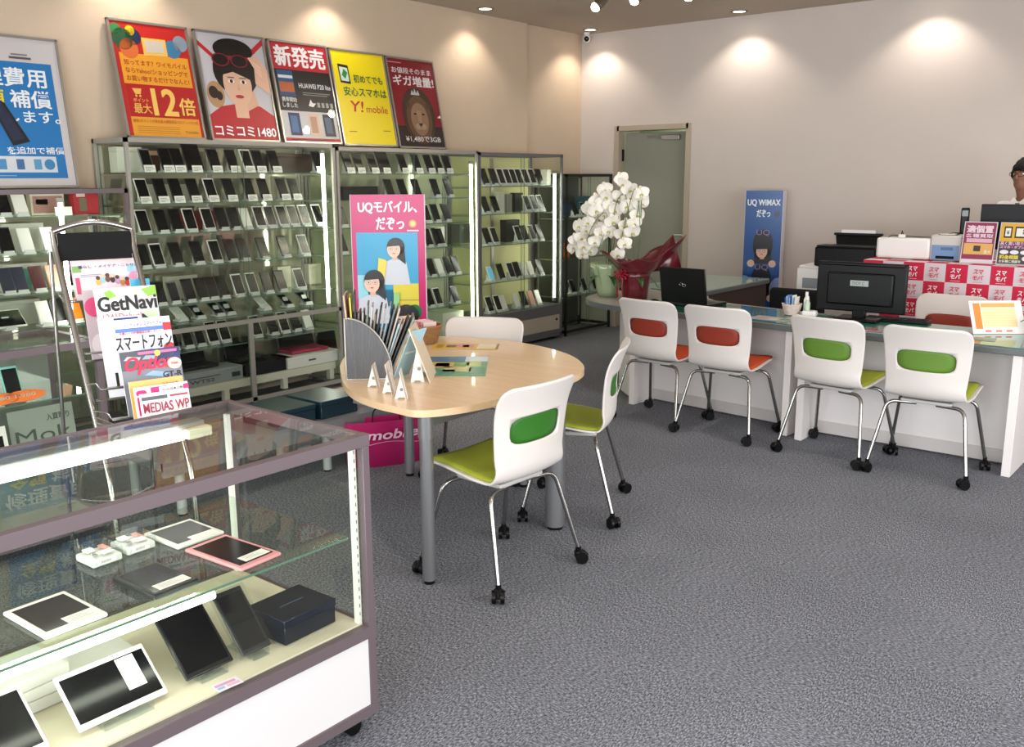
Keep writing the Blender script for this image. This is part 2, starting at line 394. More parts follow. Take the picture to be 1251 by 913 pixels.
def proto(k):
    if k in KIND: return KIND[k][0], KIND[k][1]
    spec = dict(k=(PB, SCR, .082, .155, 'black smartphone'), w=(PW, SCR, .084, .156, 'white framed black smartphone'), g=(PG, SCR, .075, .145, 'grey smartphone'),
                t=(PB, SCR, .125, .185, 'black tablet'), s=(PB, SCR, .066, .125, 'small black smartphone'), W=(PW, PW, .074, .145, 'white smartphone'), b=(PW, SCRB, .07, .135, 'smartphone with lit blue screen'),
                o=(PO, PO, .076, .148, 'bright orange smartphone'), r=(PRD, PRD, .076, .148, 'wine red smartphone'), p=(PP, PP, .076, .148, 'rose gold smartphone'), e=(PT, SCR, .072, .14, 'teal framed smartphone'), n=(PN, PN, .074, .15, 'navy smartphone'),
                T=(PW, SCR, .20, .14, 'white tablet lying on its long side'))[k]
    p = phone_proto(spec[0], spec[1], spec[2], spec[3], name='tablet' if k in 'tT' else 'smartphone')
    KIND[k] = (p, spec[4], [0], spec[3]); return p, spec[4]
STD = {}
def stand_proto(card):
    if card in STD: return STD[card][0]
    t = bpy.data.objects.new('phone_stand', None); t.empty_display_size = .02; C.objects.link(t)
    sm = mat('stand_plastic', '#c9cdc9', .25)
    m = MB(); m.rbox(0, 0, .006, .074, .085, .012, .003, sm)
    m.rbox(0, -.040, .014, .06, .004, .026, .0015, sm)
    Mx = Matrix(((0, 0, 1, 0), (1, 0, 0, 0), (0, 1, 0, 0), (0, 0, 0, 1)))
    m.prism([(-.012, .011), (.038, .011), (.030, .075)], -.02, .02, sm, Mx); m.build('base', t)
    if card:
        m = MB(); m.box(-.038, 0, 0, .038, .0012, .046, PAPER)
        for i in range(3): m.pr(-.03, .03-i*.010, .02-.008*i, .034-i*.010, GREYCARD)
        m.build('price_card', t, (0, -.046, .001), (R(-14), 0, 0))
    STD[card] = (t, [0]); return t
TILT = R(-24)
def put(kind, X, y, z, where, card=0, rz=R(90), tilt=TILT, stand=True, idx=None):
    p, nm = proto(kind); c = KIND[kind][2]
    d = Vector((math.sin(rz), -math.cos(rz), 0))     # facing direction (local -y)
    pl = Vector((X, y, z)) + d*.024 + Vector((0, 0, .0145 if stand else .002))
    lab = '%s, %s' % (nm, where)
    if c[0] == 0:
        o = p; o['label'] = lab; o['category'] = 'tablet' if kind in 'tT' else 'phone'; o.location = pl; o.rotation_euler = (tilt, 0, rz)
    else:
        o = dup(p, lab, pl, rz, tilt)
    c[0] += 1
    o['group'] = 'phones on the glass shelves'
    if stand:
        s = stand_proto(card)
        sl = ('phone stand with price card, %s' if card else 'clear phone stand, %s') % where
        if STD[card][1][0] == 0: s['label'] = sl; s['category'] = 'stand'; s.location = (X, y, z+.001); s.rotation_euler = (0, 0, rz)
        else: s = dup(s, sl, (X, y, z+.001), rz, 0)
        STD[card][1][0] += 1
        s['group'] = 'phone stands on the glass shelves'
def shelf_row(us, kinds, X, z, v, where, card=0, tilt=TILT):
    for i, (u, k) in enumerate(zip(us, kinds)):
        put(k, X, yat(u, X, v), z, '%s%s, %s' % (ORD[i], '' if i == 0 else ' from left', where), card, tilt=tilt)

BACK1 = mat('mirror_back', '#bdbba6', .06, .7)
BACKC = mat('cream_back_panel', '#d8d09a', .5)
TUBE = mat('fluorescent_tube', '#fbfff0', .4, emit=13)
def showcase(label, y0, y1, top, shelves, frame, back, group='tall glass showcases along the left wall', xf=-5.55, xb=-5.955, deck=None, tube_y=None, split=True, f=.022, name='glass_showcase', base=None, tubez=None, midpost=None):
    t = thing(name, label, 'display case', (xf, (y0+y1)/2, 0), 0, group)
    ox, oy = -xf, -(y0+y1)/2
    T = Matrix.Translation((ox, oy, 0)); a, b = y0+.002, y1-.002
    m = MB()
    for x in (xf, xb+f):
        for y in (a, b-f): m.box(x, y, 0, x-f, y+f, top, frame, T)
    for z in (top-.028, 0.03):
        m.box(xf, a, z, xf-f, b, z+.028, frame, T); m.box(xb, a, z, xb+f, b, z+.028, frame, T)
        m.box(xf, a, z, xb, a+f, z+.028, frame, T); m.box(xf, b-f, z, xb, b, z+.028, frame, T)
    if midpost:
        m.box(xf, a, midpost, xf-f, b, midpost+.03, frame, T); m.box(xf, (a+b)/2-.018, 0, xf-f, (a+b)/2+.018, midpost, frame, T)
    m.build('frame', t)
    m = MB(); m.box(xb+.002, a+f, .06, xb+.008, b-f, top-.03, back, T); m.build('back_panel', t)
    m = MB(); m.box(xf-.004, a+f, top-.012, xb+.01, b-f, top-.004, GLASS, T); m.build('top_panel', t)
    for y in (a+.006, b-.012):
        m = MB(); m.box(xf-f, y, .06, xb+f, y+.005, top-.03, GLASS, T); m.build('side_glass', t)
    zb = base[1] if base else .06
    ym = (a+b)/2
    for k, (p, q) in enumerate(((a+f, ym+.02), (ym-.02, b-f))):
        m = MB(); x = xf-.006-.007*k; m.box(x, p, zb, x-.004, q, top-.03, GLASS, T)
        e = q if k == 0 else p
        m.box(x, e-.001, zb, x-.004, e+.001, top-.03, EDGE, T); m.build('sliding_door', t)
    if base:
        m = MB(); m.box(xf-.001, a, .06, xb, b, base[1], base[0], T); m.build('base_cabinet', t)
        if len(base) > 2: m = MB(); m.box(xf+.004, a+.5, .10, xf-.002, b-.05, base[1]-.10, base[2], T); m.cyl((xf+.004, b-.10, .2), (xf+.010, b-.10, .2), .012, BLKMAT, M=T); m.build('base_panel', t)
    for z in shelves:
        m = MB(); m.box(xf-.035, a+f+.004, z-.008, xb+.02, b-f-.004, z, SHELFGLASS, T); m.box(xf-.033, a+f+.004, z-.0075, xf-.035, b-f-.004, z-.0005, EDGE, T)
        for yy in (a+.03, b-.03): m.box(xf-.06, yy-.004, z-.02, xb+.02, yy+.004, z-.009, SILVER, T)
        m.build('shelf', t)
    for ty in (tube_y or []):
        z0, z1 = tubez or (.62, top-.06)
        m = MB(); m.cyl((xf-.028, ty, z0), (xf-.028, ty, z1), .0125, TUBE, M=T); m.build('light_tube', t)
        m = MB(); m.box(xf-.02, ty-.018, z0-.04, xf-.04, ty+.018, z0-.005, SILVER, T); m.build('tube_socket', t)
        m = MB(); m.box(xf-.02, ty-.018, z1+.003, xf-.04, ty+.018, z1+.028, SILVER, T); m.build('tube_socket', t)
    m = MB(); m.box(xb+.009, ym-.02, .1, xb+.022, ym+.02, top-.04, SILVER, T); m.box(xb+.009, a+.03, .1, xb+.022, a+.05, top-.04, SILVER, T); m.box(xb+.009, b-.05, .1, xb+.022, b-.03, top-.04, SILVER, T); m.build('shelf_uprights', t)
    return t
F1 = mat('grey_aluminium', '#a8a59c', .38, .45); F3 = mat('dark_grey_aluminium', '#77777a', .42, .4); FD = mat('dark_case_frame', '#1c1d1c', .4)
showcase('wide glass showcase with six rows of phones under the red and black posters', 3.05, 4.70, 1.835, [1.625, 1.43, 1.235, 1.017, .77, .645, .455], F1, BACK1, tube_y=[4.60], midpost=.59, tubez=(.66, 1.76))
showcase('glass showcase of phones behind the magenta banner, under the yellow poster', 4.71, 6.31, 1.815, [1.62, 1.42, 1.21, 1.005, .75, .49], F1, mat('greenish_mirror_back', '#b9bda0', .12, .45), tube_y=[6.24], tubez=(.30, 1.70))
showcase('glass showcase with cream back and dark grey base, right of the lion poster', 6.32, 7.56, 1.805, [1.51, 1.262, .98, .64], F3, BACKC, tube_y=[7.46], base=(F3, .345, mat('cream_base_panel', '#b9b09f', .5)), tubez=(.42, 1.62))
showcase('dark glass showcase with black frame beside the door', 7.62, 8.43, 1.62, [1.19, .78, .40], FD, mat('dark_back', '#3d4239', .3), group='glass showcases of the corner')
showcase('half-height glass showcase under the blue poster, behind the magazine rack', 1.2, 3.03, 1.53, [1.375, 1.16, .935, .73, .45], PURPLEAL, BACK1, xf=-5.52, tube_y=[2.62], tubez=(.6, 1.45), group='half height showcases')  # its light tube is an added glowing part standing in for a window-like reflection
L1 = ['top shelf', 'second shelf', 'third shelf', 'fourth shelf', 'fifth shelf', 'shelf above the rail', 'shelf below the rail']
w1 = ' of the wide showcase'
shelf_row([179, 203, 217, 237, 262, 284, 302, 316, 335, 388], 'gkktkkwkkk', -5.66, 1.625, 205, L1[0]+w1, 1)
shelf_row([175, 197, 216, 237, 258, 281, 305, 323, 346, 360], 'wkkkwkkkkk', -5.66, 1.43, 245, L1[1]+w1, 1)
shelf_row([176, 198, 216, 233, 255, 272, 287, 301, 318, 331, 346, 359, 373, 389], 'wkkwwkkWwwwwww', -5.66, 1.235, 285, L1[2]+w1)
shelf_row([176, 193, 216, 242, 264, 283, 298, 322, 348, 372], 'kwkkwkkkkw', -5.66, 1.017, 325, L1[3]+w1)
shelf_row([195, 212, 231, 247, 259, 273, 292, 309, 327, 344, 367], 'kgkkkkwwkkw', -5.66, .77, 365, L1[4]+w1)
shelf_row([221, 243, 267, 280, 324, 352, 375], 'WgggWgg', -5.70, .645, 390, L1[5]+w1, tilt=R(-58))
shelf_row([210, 228, 243, 259, 274, 313, 333, 347, 361, 376], 'gggwwwkwkW', -5.70, .455, 412, L1[6]+w1)
w2 = ' of the banner showcase'
shelf_row([425, 438, 455, 469, 492, 509, 524, 535, 546], 'kkktkkkkk', -5.66, 1.62, 208, L1[0]+w2, 1)
shelf_row([476, 492, 509, 532, 548], 'kkkkk', -5.66, 1.42, 240, L1[1]+w2)
shelf_row([418, 521, 532, 545], 'kwkk', -5.66, 1.21, 270, L1[2]+w2)
shelf_row([527, 537, 548, 557], 'kWkk', -5.66, .75, 338, L1[4]+w2)
shelf_row([418, 523, 534, 538], 'kkkw', -5.66, 1.005, 302, L1[3]+w2)
shelf_row([525, 535, 556], 'kwk', -5.66, .49, 376, 'lowest shelf'+w2)
w3 = ' of the cream backed showcase'
shelf_row([592, 603, 612, 620, 627, 634, 642, 650, 659], 'kkwwwwwwk', -5.66, 1.51, 226, L1[0]+w3)
shelf_row([593, 605, 644, 652, 660], 'kkwww', -5.66, 1.262, 260, L1[1]+w3)
shelf_row([595, 604, 633, 641, 650, 659], 'kwwkwk', -5.66, .98, 298, L1[2]+w3)
shelf_row([599, 612, 624, 632, 640, 648, 659], 'bkwkWWk', -5.66, .64, 342, L1[3]+w3)
shelf_row([598, 608, 615, 631, 640, 649, 657], 'wwWWkpW', -5.66, .347, 380, 'deck'+w3)
w4 = ' of the dark showcase'
shelf_row([702, 712], 'kg', -5.66, 1.19, 262, 'upper shelf'+w4)
shelf_row([699, 713, 726], 'ggg', -5.66, .40, 362, 'lowest shelf'+w4)
w5 = ' of the half-height showcase'
shelf_row([8, 33], 'kW', -5.64, 1.16, 310, L1[1]+w5)
put('W', -5.64, yat(61, -5.64, 310), 1.16, 'third from the left on the second shelf of the half-height showcase')
shelf_row([9, 25, 47, 67, 84], 'nnrpk', -5.64, .935, 352, L1[2]+w5)
shelf_row([55, 72, 93], 'Wko', -5.64, .73, 395, L1[3]+w5)
shelf_row([4, 25], 'kW', -5.64, 1.375, 262, L1[0]+w5)
# boxes and other goods in the cases
def carton(label, X, y, z, sx, sy, sz, c, name='product_box', cat='box', lid=None, print_=None, rz=R(90), group='boxes in the showcases', rough=.5):
    t = thing(name, label, cat, (X, y, z+.001), rz, group)
    m = MB(); m.rbox(0, 0, sz*.41, sx, sy, sz*.82, .002, col(c, rough), 1); m.build('base', t)
    m = MB(); m.rbox(0, 0, sz*.82+sz*.09, sx+.002, sy+.002, sz*.18, .002, col(lid or c, rough), 1); m.build('lid', t)
    if print_:
        m = MB(); m.y0 = -sy/2-.001
        for (txt, a, b, c_, d, hx) in print_:
            if txt: m.pt(txt, a*sx-sx/2, b*sz, c_*sx-sx/2, d*sz, col(hx))
            else: m.pr(a*sx-sx/2, b*sz, c_*sx-sx/2, d*sz, col(hx), 2)
        m.build('print', t)
    return t
Y = lambda u, v=300, X=-5.78: yat(u, X, v)
carton('long black box on the second shelf behind the magenta banner', -5.80, Y(436, 235), 1.42, .36, .14, .10, '#15151a')
carton('white phone box on the fourth shelf, right of the magenta banner', -5.80, Y(536, 290), 1.005, .09, .10, .16, '#dddbd2')
carton('second white phone box on the fourth shelf, nearest the banner edge', -5.80, Y(521, 290), 1.005, .09, .10, .15, '#d7d5ca')
carton('dark grey box on the fourth shelf beside the lit tube', -5.82, Y(568, 290), 1.005, .16, .12, .17, '#4d4f48')
carton('large pale green box at the bottom behind the white chair back', -5.78, Y(541, 395), .06, .27, .26, .36, '#bfc5ad')
carton('upright white box at the right end of the top shelf of the cream backed showcase', -5.74, Y(667, 215, -5.74), 1.51, .06, .08, .15, '#e4e2d8')
carton('white upright box on the second shelf of the cream backed showcase', -5.80, Y(612, 250), 1.262, .10, .05, .19, '#d8d6ca')
carton('grey picture box on the second shelf of the cream backed showcase', -5.80, Y(622, 250), 1.262, .08, .05, .17, '#8a8a84')
carton('black upright box on the second shelf of the cream backed showcase', -5.80, Y(633, 250), 1.262, .12, .06, .18, '#1a1a1c')
carton('wide black box on the third shelf of the cream backed showcase', -5.80, Y(625, 290), .98, .20, .08, .21, '#232325')
carton('dark teal box on the upper shelf of the dark showcase', -5.82, Y(716, 255), 1.19, .17, .08, .20, '#0f5560')
carton('blue box on the upper shelf of the dark showcase', -5.82, Y(697, 255), 1.19, .10, .08, .15, '#1c3c70')
carton('orange card box low in the dark gap of the dark showcase', -5.80, Y(690, 300)+.06, .78, .07, .03, .14, '#c95b22')
carton('pink and brown framed box on the top shelf of the half-height showcase', -5.78, Y(56, 250), 1.375, .20, .05, .125, '#cfc6b4', print_=[('', .06, .1, .94, .9, '#9c6f68'), ('', .15, .5, .5, .75, '#d9c8be')])
carton('red box on the top shelf of the half-height showcase, right end', -5.78, Y(103, 250), 1.375, .155, .06, .148, '#b3222d', print_=[('', .1, .7, .45, .92, '#e6c6c0'), ('', .2, .12, .5, .65, '#7b6b58')])
carton('white card on the top shelf of the half-height showcase before the red box', -5.62, Y(78, 262, -5.62), 1.375, .10, .012, .05, '#dcd8d0')
carton('white carton behind the phones on the second shelf of the half-height showcase', -5.84, Y(30, 290), 1.16, .24, .10, .17, '#bdbcb0')
carton('white carton behind the phones on the third shelf of the half-height showcase', -5.84, Y(33, 335), .935, .26, .10, .16, '#c4c2b6')
carton('white carton behind the phones on the fourth shelf of the half-height showcase', -5.84, Y(24, 385), .73, .26, .10, .15, '#b9b8ad')
carton('small teal printed package on the third shelf of the half-height showcase', -5.76, Y(35, 340), .935, .06, .02, .13, '#5fa7a0')
put('T', -5.66, Y(10, 400, -5.66), .73, 'left end of fourth shelf, half-height showcase', tilt=R(-50))
carton('white carton on the top shelf at the left end of the wide showcase', -5.86, 3.22, 1.625, .17, .10, .16, '#d9dccb')
# dark wooden-look boxes at the top right of the wide showcase
carton('brown box behind the phones, right part of the top shelf of the wide showcase', -5.86, Y(362, 195), 1.625, .34, .10, .14, '#3a2418')
carton('brown patterned box behind the phones, left part of the top shelf of the wide showcase', -5.87, Y(196, 195), 1.625, .36, .08, .14, '#4a2f22', print_=[('', 0, .8, 1, 1, '#c9a184')])
for i, u in enumerate((218, 240, 262)):
    carton('round red sign card behind the phones, %s on the third shelf of the wide showcase' % ORD[i], -5.90, Y(u, 270, -5.9), 1.235, .115, .02, .13, '#8c1f22', name='red_card', cat='card')
for i, (u, z) in enumerate(((182, 1.43), (208, 1.43), (222, 1.43), (340, .77), (378, .77), (204, .77), (222, .77))):
    carton('pale carton behind the phones, %s of the pale cartons in the wide showcase' % ORD[i], -5.90, Y(u, 250, -5.9), z, .12, .06, .12 if z > 1 else .16, '#cfc9b6')
# flat low rack with laptops inside the wide showcase
t = thing('low_rack', 'low white rack on legs carrying laptops in the bottom of the wide showcase', 'rack', (-5.77, 3.88, .06), R(90))
m = MB(); m.box(-.78, -.17, .08, .78, .15, .135, mat('rack_white', '#c9c7bb', .5)); m.build('deck', t)
for sx in (-.7, -.2, .3, .74):
    for sy in (-.15, .12):
        m = MB(); m.box(sx-.02, sy-.02, 0, sx+.02, sy+.02, .08, MATS['rack_white']); m.build('leg', t)
RZ = .196
def laptop(label, X, y, z, w, d, c, open_deg, rz, lidc=None, logo=None, group=None, name='laptop', keyc='#1a1a1c'):
    t = thing(name, label, 'laptop', (X, y, z+.001), rz, group)
    m = MB(); m.rbox(0, 0, .011, w, d, .022, .005, col(c, .35)); m.box(-w*.42, -d*.1, .0222, w*.42, d*.38, .0235, col(keyc, .5)); b = m.build('base', t)
    m = MB(); m.rbox(0, 0, d*.48, w, .012, d*.96, .005, col(lidc or c, .3)); m.box(-w*.46, -.0068, d*.06, w*.46, -.0061, d*.92, SCR)
    if logo:
        m.pe(0, 0, .0001, .0001, SILVER)
        for s_ in (-1, 1): m.tube([(s_*.013+.013*math.cos(a*PI/6)*(1), .0068, d*.5+.010*math.sin(a*PI/6)+s_*.004) for a in range(13)], .0022, CHROME, 6)
    m.build('screen_lid', t, (0, d*.48, .022), (R(90-open_deg), 0, 0) if False else (R(-(open_deg-90)), 0, 0))
    return t
carton('long silver laptop carton with printed side, leftmost on the low rack', -5.72, Y(252, 458, -5.72), RZ, .46, .20, .095, '#8f9499', print_=[('WTS2', .08, .2, .5, .45, '#33363a'), ('', .05, .55, .6, .62, '#4a4d52'), ('', .8, .25, .95, .6, '#303236')], name='laptop_carton')
laptop('black laptop with open lid standing on the silver carton', -5.78, Y(236, 440, -5.78), RZ+.098, .30, .16, '#15151a', 108, R(90))
carton('black glossy flat carton in the middle of the low rack', -5.74, Y(318, 440, -5.74), RZ, .42, .24, .085, '#0e0e11', name='laptop_carton', rough=.2)
laptop('small black laptop with open lid on the black carton', -5.80, Y(300, 418, -5.8), RZ+.09, .26, .14, '#101014', 110, R(95))
carton('long white laptop carton at the right of the low rack', -5.72, Y(372, 430, -5.72), RZ, .50, .24, .085, '#d9d8d6', print_=[('', .38, .45, .52, .6, '#444444')], name='laptop_carton')
laptop('magenta laptop with open dark red lid on the white carton', -5.76, Y(370, 410, -5.76), RZ+.089, .34, .18, '#a02a50', 106, R(88), lidc='#3a1018', keyc='#8c2a4a')
laptop('black laptop with open lid at the right end of the low rack', -5.84, Y(409, 400, -5.84)-.02, RZ, .20, .16, '#0c0c0e', 100, R(90))

# ---------------------------------------------------------------- posters on the cabinets
FRM = mat('poster_frame_silver', '#a39d96', .35, .6)
TILTP = math.asin(.15/.75)
def poster(label, y, z, w, h, x=-5.79, rz=R(90), tilt=-TILTP, group='framed posters leaning on the left wall', base='#ffffff', frame=FRM, draw=None, name='framed_poster', ft=.014):
    t = thing(name, label, 'poster', (x, y, z), rz, group, tilt)
    m = MB()
    for a in ((-w/2, 0, w/2, ft), (-w/2, h-ft, w/2, h), (-w/2, 0, -w/2+ft, h), (w/2-ft, 0, w/2, h)): m.box(a[0], -.012, a[1], a[2], .008, a[3], frame)
    m.box(-w/2+.004, .002, .004, w/2-.004, .006, h-.004, BLKMAT); m.build('frame', t)
    p = MB(); p.y0 = -.003; W, H_ = w-2*ft, h-2*ft; p.clip = (-W/2, W/2, ft, ft+H_)
    p.add([(-W/2, -.003, ft), (W/2, -.003, ft), (W/2, -.003, ft+H_), (-W/2, -.003, ft+H_)], [(0, 1, 2, 3)], col(base, .5))
    class A:   # normalised print helper
        def X(s, a): return -W/2+a*W
        def Z(s, b): return ft+b*H_
        def r(s, a, b, c, d, hx, l=1): p.pr(s.X(a), s.Z(b), s.X(c), s.Z(d), col(hx), l)
        def t(s, txt, a, b, c, d, hx, l=5, bold=.012, shear=0): p.pt(txt, s.X(a), s.Z(b), s.X(c), s.Z(d), col(hx), l, bold, shear)
        def e(s, a, b, rx, rz_, hx, l=2, rot=0): p.pe(s.X(a), s.Z(b), rx*W, rz_*W, col(hx), l, 22, rot)
        def p(s, pts, hx, l=2): p.pp([(s.X(a), s.Z(b)) for a, b in pts], col(hx), l)
    if draw: draw(A())
    p.build('print', t)
    m = MB(); m.box(-W/2, -.0105, ft, W/2, -.009, ft+H_, pane('poster_cover', '#fbfbfb', 1.35)); m.build('clear_cover', t)
    return t
def face(A, cx, cz, s, skin='#e3b89c', hair='#17100e', style=0, lips='#a5222c', l=2):
    # s = face half-width in poster widths, plain drawn portrait
    if style == 0:
        A.e(cx, cz+.55*s, 1.55*s, 1.45*s, hair, l)
    else:
        A.e(cx, cz+.35*s, 1.35*s, 1.5*s, hair, l); A.p([(cx-1.35*s, cz+.2*s), (cx+1.35*s, cz+.2*s), (cx+1.45*s, cz-1.6*s), (cx-1.45*s, cz-1.6*s)], hair, l)
    A.r(cx-.45*s, cz-1.5*s, cx+.45*s, cz-.4*s, skin, l+1)
    A.e(cx, cz, s, 1.3*s, skin, l+2)
    A.p([(cx-1.1*s, cz+.35*s), (cx-.2*s, cz+.55*s), (cx+.6*s, cz+.35*s), (cx+1.1*s, cz+.2*s), (cx+1.0*s, cz+1.0*s), (cx, cz+1.25*s), (cx-1.0*s, cz+1.0*s)], hair, l+3)
    for q in (-1, 1):
        A.e(cx+q*.42*s, cz+.12*s, .22*s, .11*s, '#f4efe9', l+4); A.e(cx+q*.42*s, cz+.12*s, .11*s, .11*s, '#2a1a14', l+5)
        A.r(cx+q*.42*s-.24*s, cz+.27*s, cx+q*.42*s+.24*s, cz+.31*s, '#2a1a14', l+4)
    A.p([(cx-.08*s, cz-.25*s), (cx+.12*s, cz-.28*s), (cx+.03*s, cz+.05*s)], '#cf9f84', l+4)
    A.e(cx, cz-.55*s, .3*s, .11*s, lips, l+4)
def d_red(A):
    A.r(0, 0, 1, 1, '#c3241f'); A.r(.06, 0, .97, .73, '#eda52f', 2)
    for i, (x, z, r, c) in enumerate(((.14, .85, .13, '#2b5a3c'), (.28, .88, .10, '#1f2b4d'), (.25, .93, .06, '#f4d41f'), (.78, .80, .11, '#3f7fa8'), (.9, .86, .1, '#8c9aa8'), (.2, .77, .12, '#e07138'), (.07, .93, .07, '#3c8a4a'))): A.e(x, z, r, r, c, 3)
    A.p([(.38, .72), (.70, .73), (.70, .88), (.38, .88)], '#eec25c', 4); A.p([(.42, .75), (.66, .76), (.66, .86), (.42, .86)], '#cfc6b8', 5)
    A.t('知ってます？ワイモバイル', .10, .625, .93, .675, '#b84a1a'); A.t('ならYahoo!ショッピングで', .10, .555, .93, .605, '#b84a1a'); A.t('お買い物するだけでなんと!', .10, .485, .93, .535, '#b84a1a')
    A.r(.06, .17, .97, .46, '#b81c20', 3); A.t('ポイント', .13, .30, .33, .335, '#f0bf5c'); A.t('最大', .12, .20, .35, .29, '#f0bf5c')
    A.t('12', .38, .19, .70, .43, '#f5cb62', bold=.03); A.t('倍', .73, .20, .95, .36, '#f5cb62', bold=.02)
    A.p([(.14, .42), (.26, .42), (.24, .37), (.17, .37)], '#f0bf5c', 4); A.e(.18, .355, .014, .014, '#f0bf5c', 4); A.e(.23, .355, .014, .014, '#f0bf5c', 4)
    A.t('通常1ポイントが現在最大期間限定12ポイントが12倍', .08, .12, .95, .15, '#9c3c18', bold=0)
    for i in range(4): A.r(.12, .03+i*.018, .68, .035+i*.018, '#b87a22', 3)
    A.t('Y!mobile', .75, .035, .93, .06, '#6a4a22', bold=0)
def d_woman(A):
    A.r(0, 0, 1, 1, '#c9c6cb')
    A.p([(0, .93), (.25, .78), (.2, .76), (0, .88)], '#c8242b', 2); A.p([(.75, .85), (1, 1), (1, .94), (.8, .82)], '#c8242b', 2)
    A.e(.15, .42, .13, .17, '#b98f66', 2); A.e(.12, .44, .07, .08, '#2a1c16', 3); A.e(.2, .41, .05, .06, '#2a1c16', 3)
    A.p([(.0, .0), (.0, .22), (.2, .31), (.42, .34), (.8, .33), (1, .24), (1, 0)], '#b91f2b', 3)
    A.p([(.40, .35), (.72, .52), (.78, .34), (.58, .27)], '#dcae93', 4)
    face(A, .50, .53, .215, l=5)
    A.e(.52, .86, .30, .15, '#120d0c', 4)
    A.r(.18, .76, .72, .80, '#8c2433', 12)
    for x in (.30, .58): A.e(x, .755, .13, .085, '#7a1c28', 12); A.e(x, .755, .11, .07, '#170c0d', 13)
    A.p([(.78, .55), (1, .45), (1, .70), (.86, .82), (.72, .80), (.80, .70)], '#dcae93', 9)
    for i in range(3): A.p([(.72+i*.04, .80-i*.05), (.90, .72-i*.04), (.90, .69-i*.04), (.74+i*.04, .775-i*.05)], '#e8bfa6', 10)
    A.t('コミコミ1480', .04, .03, .97, .125, '#f4eeee', l=12, bold=.02)
def d_phone(A):
    A.r(0, 0, 1, 1, '#c9c7c9'); A.r(0, .73, 1, 1, '#b9202c', 2); A.t('新発売', .06, .76, .95, .97, '#f4eeee', bold=.03)
    A.r(0, .31, 1, .73, '#141315', 2)
    A.r(.05, .46, .32, .72, '#27507d', 3); A.r(.06, .50, .31, .60, '#b8623c', 4); A.r(.06, .64, .31, .67, '#d8dde4', 4); A.t('携帯開始', .06, .40, .32, .45, '#e8e4e4'); A.t('しました', .06, .345, .32, .39, '#e8e4e4')
    A.t('HUAWEI P20 lite', .40, .55, .98, .60, '#eeeeee', bold=.01); A.r(.45, .50, .95, .507, '#8c8c8c', 3); A.r(.45, .48, .90, .487, '#8c8c8c', 3)
    A.p([(.52, .37), (.60, .36), (.66, .40), (.60, .40), (.57, .44)], '#e8e4e4', 4)
    for i in range(4): A.r(.68+i*.08, .36, .73+i*.08, .41, '#9a9a9a', 4)
    for i, (x, a, b) in enumerate(((.12, '#152a5c', '#3f6a9c'), (.47, '#d9bca8', '#b88f7a'), (.74, '#1a1a1e', '#4a5a78'))): A.r(x, .06, x+.20, .29, a, 4); A.r(x+.03, .09, x+.15, .26, b, 5)
    A.r(0, 0, 1, .035, '#b9202c', 4); A.r(.1, .012, .9, .022, '#1a1414', 5)
def d_yellow(A):
    A.r(0, 0, 1, 1, '#f2dc12')
    A.p([(.11, .66), (.30, .65), (.29, .85), (.10, .86)], '#1a1a1c', 3); A.p([(.13, .68), (.275, .675), (.27, .82), (.12, .83)], '#d7e8dc', 4); A.p([(.15, .74), (.21, .70), (.26, .77), (.2, .81)], '#2f8f4a', 5)
    A.t('初めてでも', .36, .67, .92, .76, '#1c6b3a', bold=.02); A.t('安心スマホは', .14, .52, .96, .62, '#1c6b3a', bold=.02)
    A.t('Y!', .22, .35, .47, .47, '#c0202a', bold=.01, shear=.15); A.t('mobile', .51, .35, .93, .43, '#c0202a', bold=0)
    A.r(.12, .13, .26, .14, '#8c7a22', 3); A.r(.78, .15, .92, .16, '#8c7a22', 3)
def d_lion(A):
    A.r(0, 0, 1, 1, '#8c1a26'); A.r(0, 0, 1, .24, '#2c1a18', 2)
    A.t('お値段そのまま', .07, .84, .93, .91, '#eee4e4', bold=.015); A.t('ギガ増量!', .07, .70, .96, .82, '#f4eeee', bold=.02)
    A.e(.52, .36, .36, .45, '#4a3527', 3); A.e(.52, .33, .28, .36, '#6b4d36', 4); A.e(.52, .32, .19, .26, '#98755a', 5)
    for q in (-1, 1): A.e(.52+q*.09, .38, .035, .014, '#2b1a12', 7); A.e(.52+q*.22, .48, .05, .05, '#5c412e', 5); A.e(.52+q*.05, .235, .07, .05, '#b09477', 6)
    A.p([(.47, .27), (.57, .27), (.52, .23)], '#2b1a12', 7); A.p([(.47, .42), (.57, .42), (.56, .28), (.48, .28)], '#a98767', 6)
    A.p([(.40, .60), (.44, .66), (.47, .62), (.50, .68), (.53, .62), (.57, .66), (.60, .60)], '#c9c6c4', 6)
    A.t('¥1,480で3GB', .14, .05, .92, .12, '#eee8e4', bold=.012); A.r(0, .955, .3, .965, '#cc9999', 3)
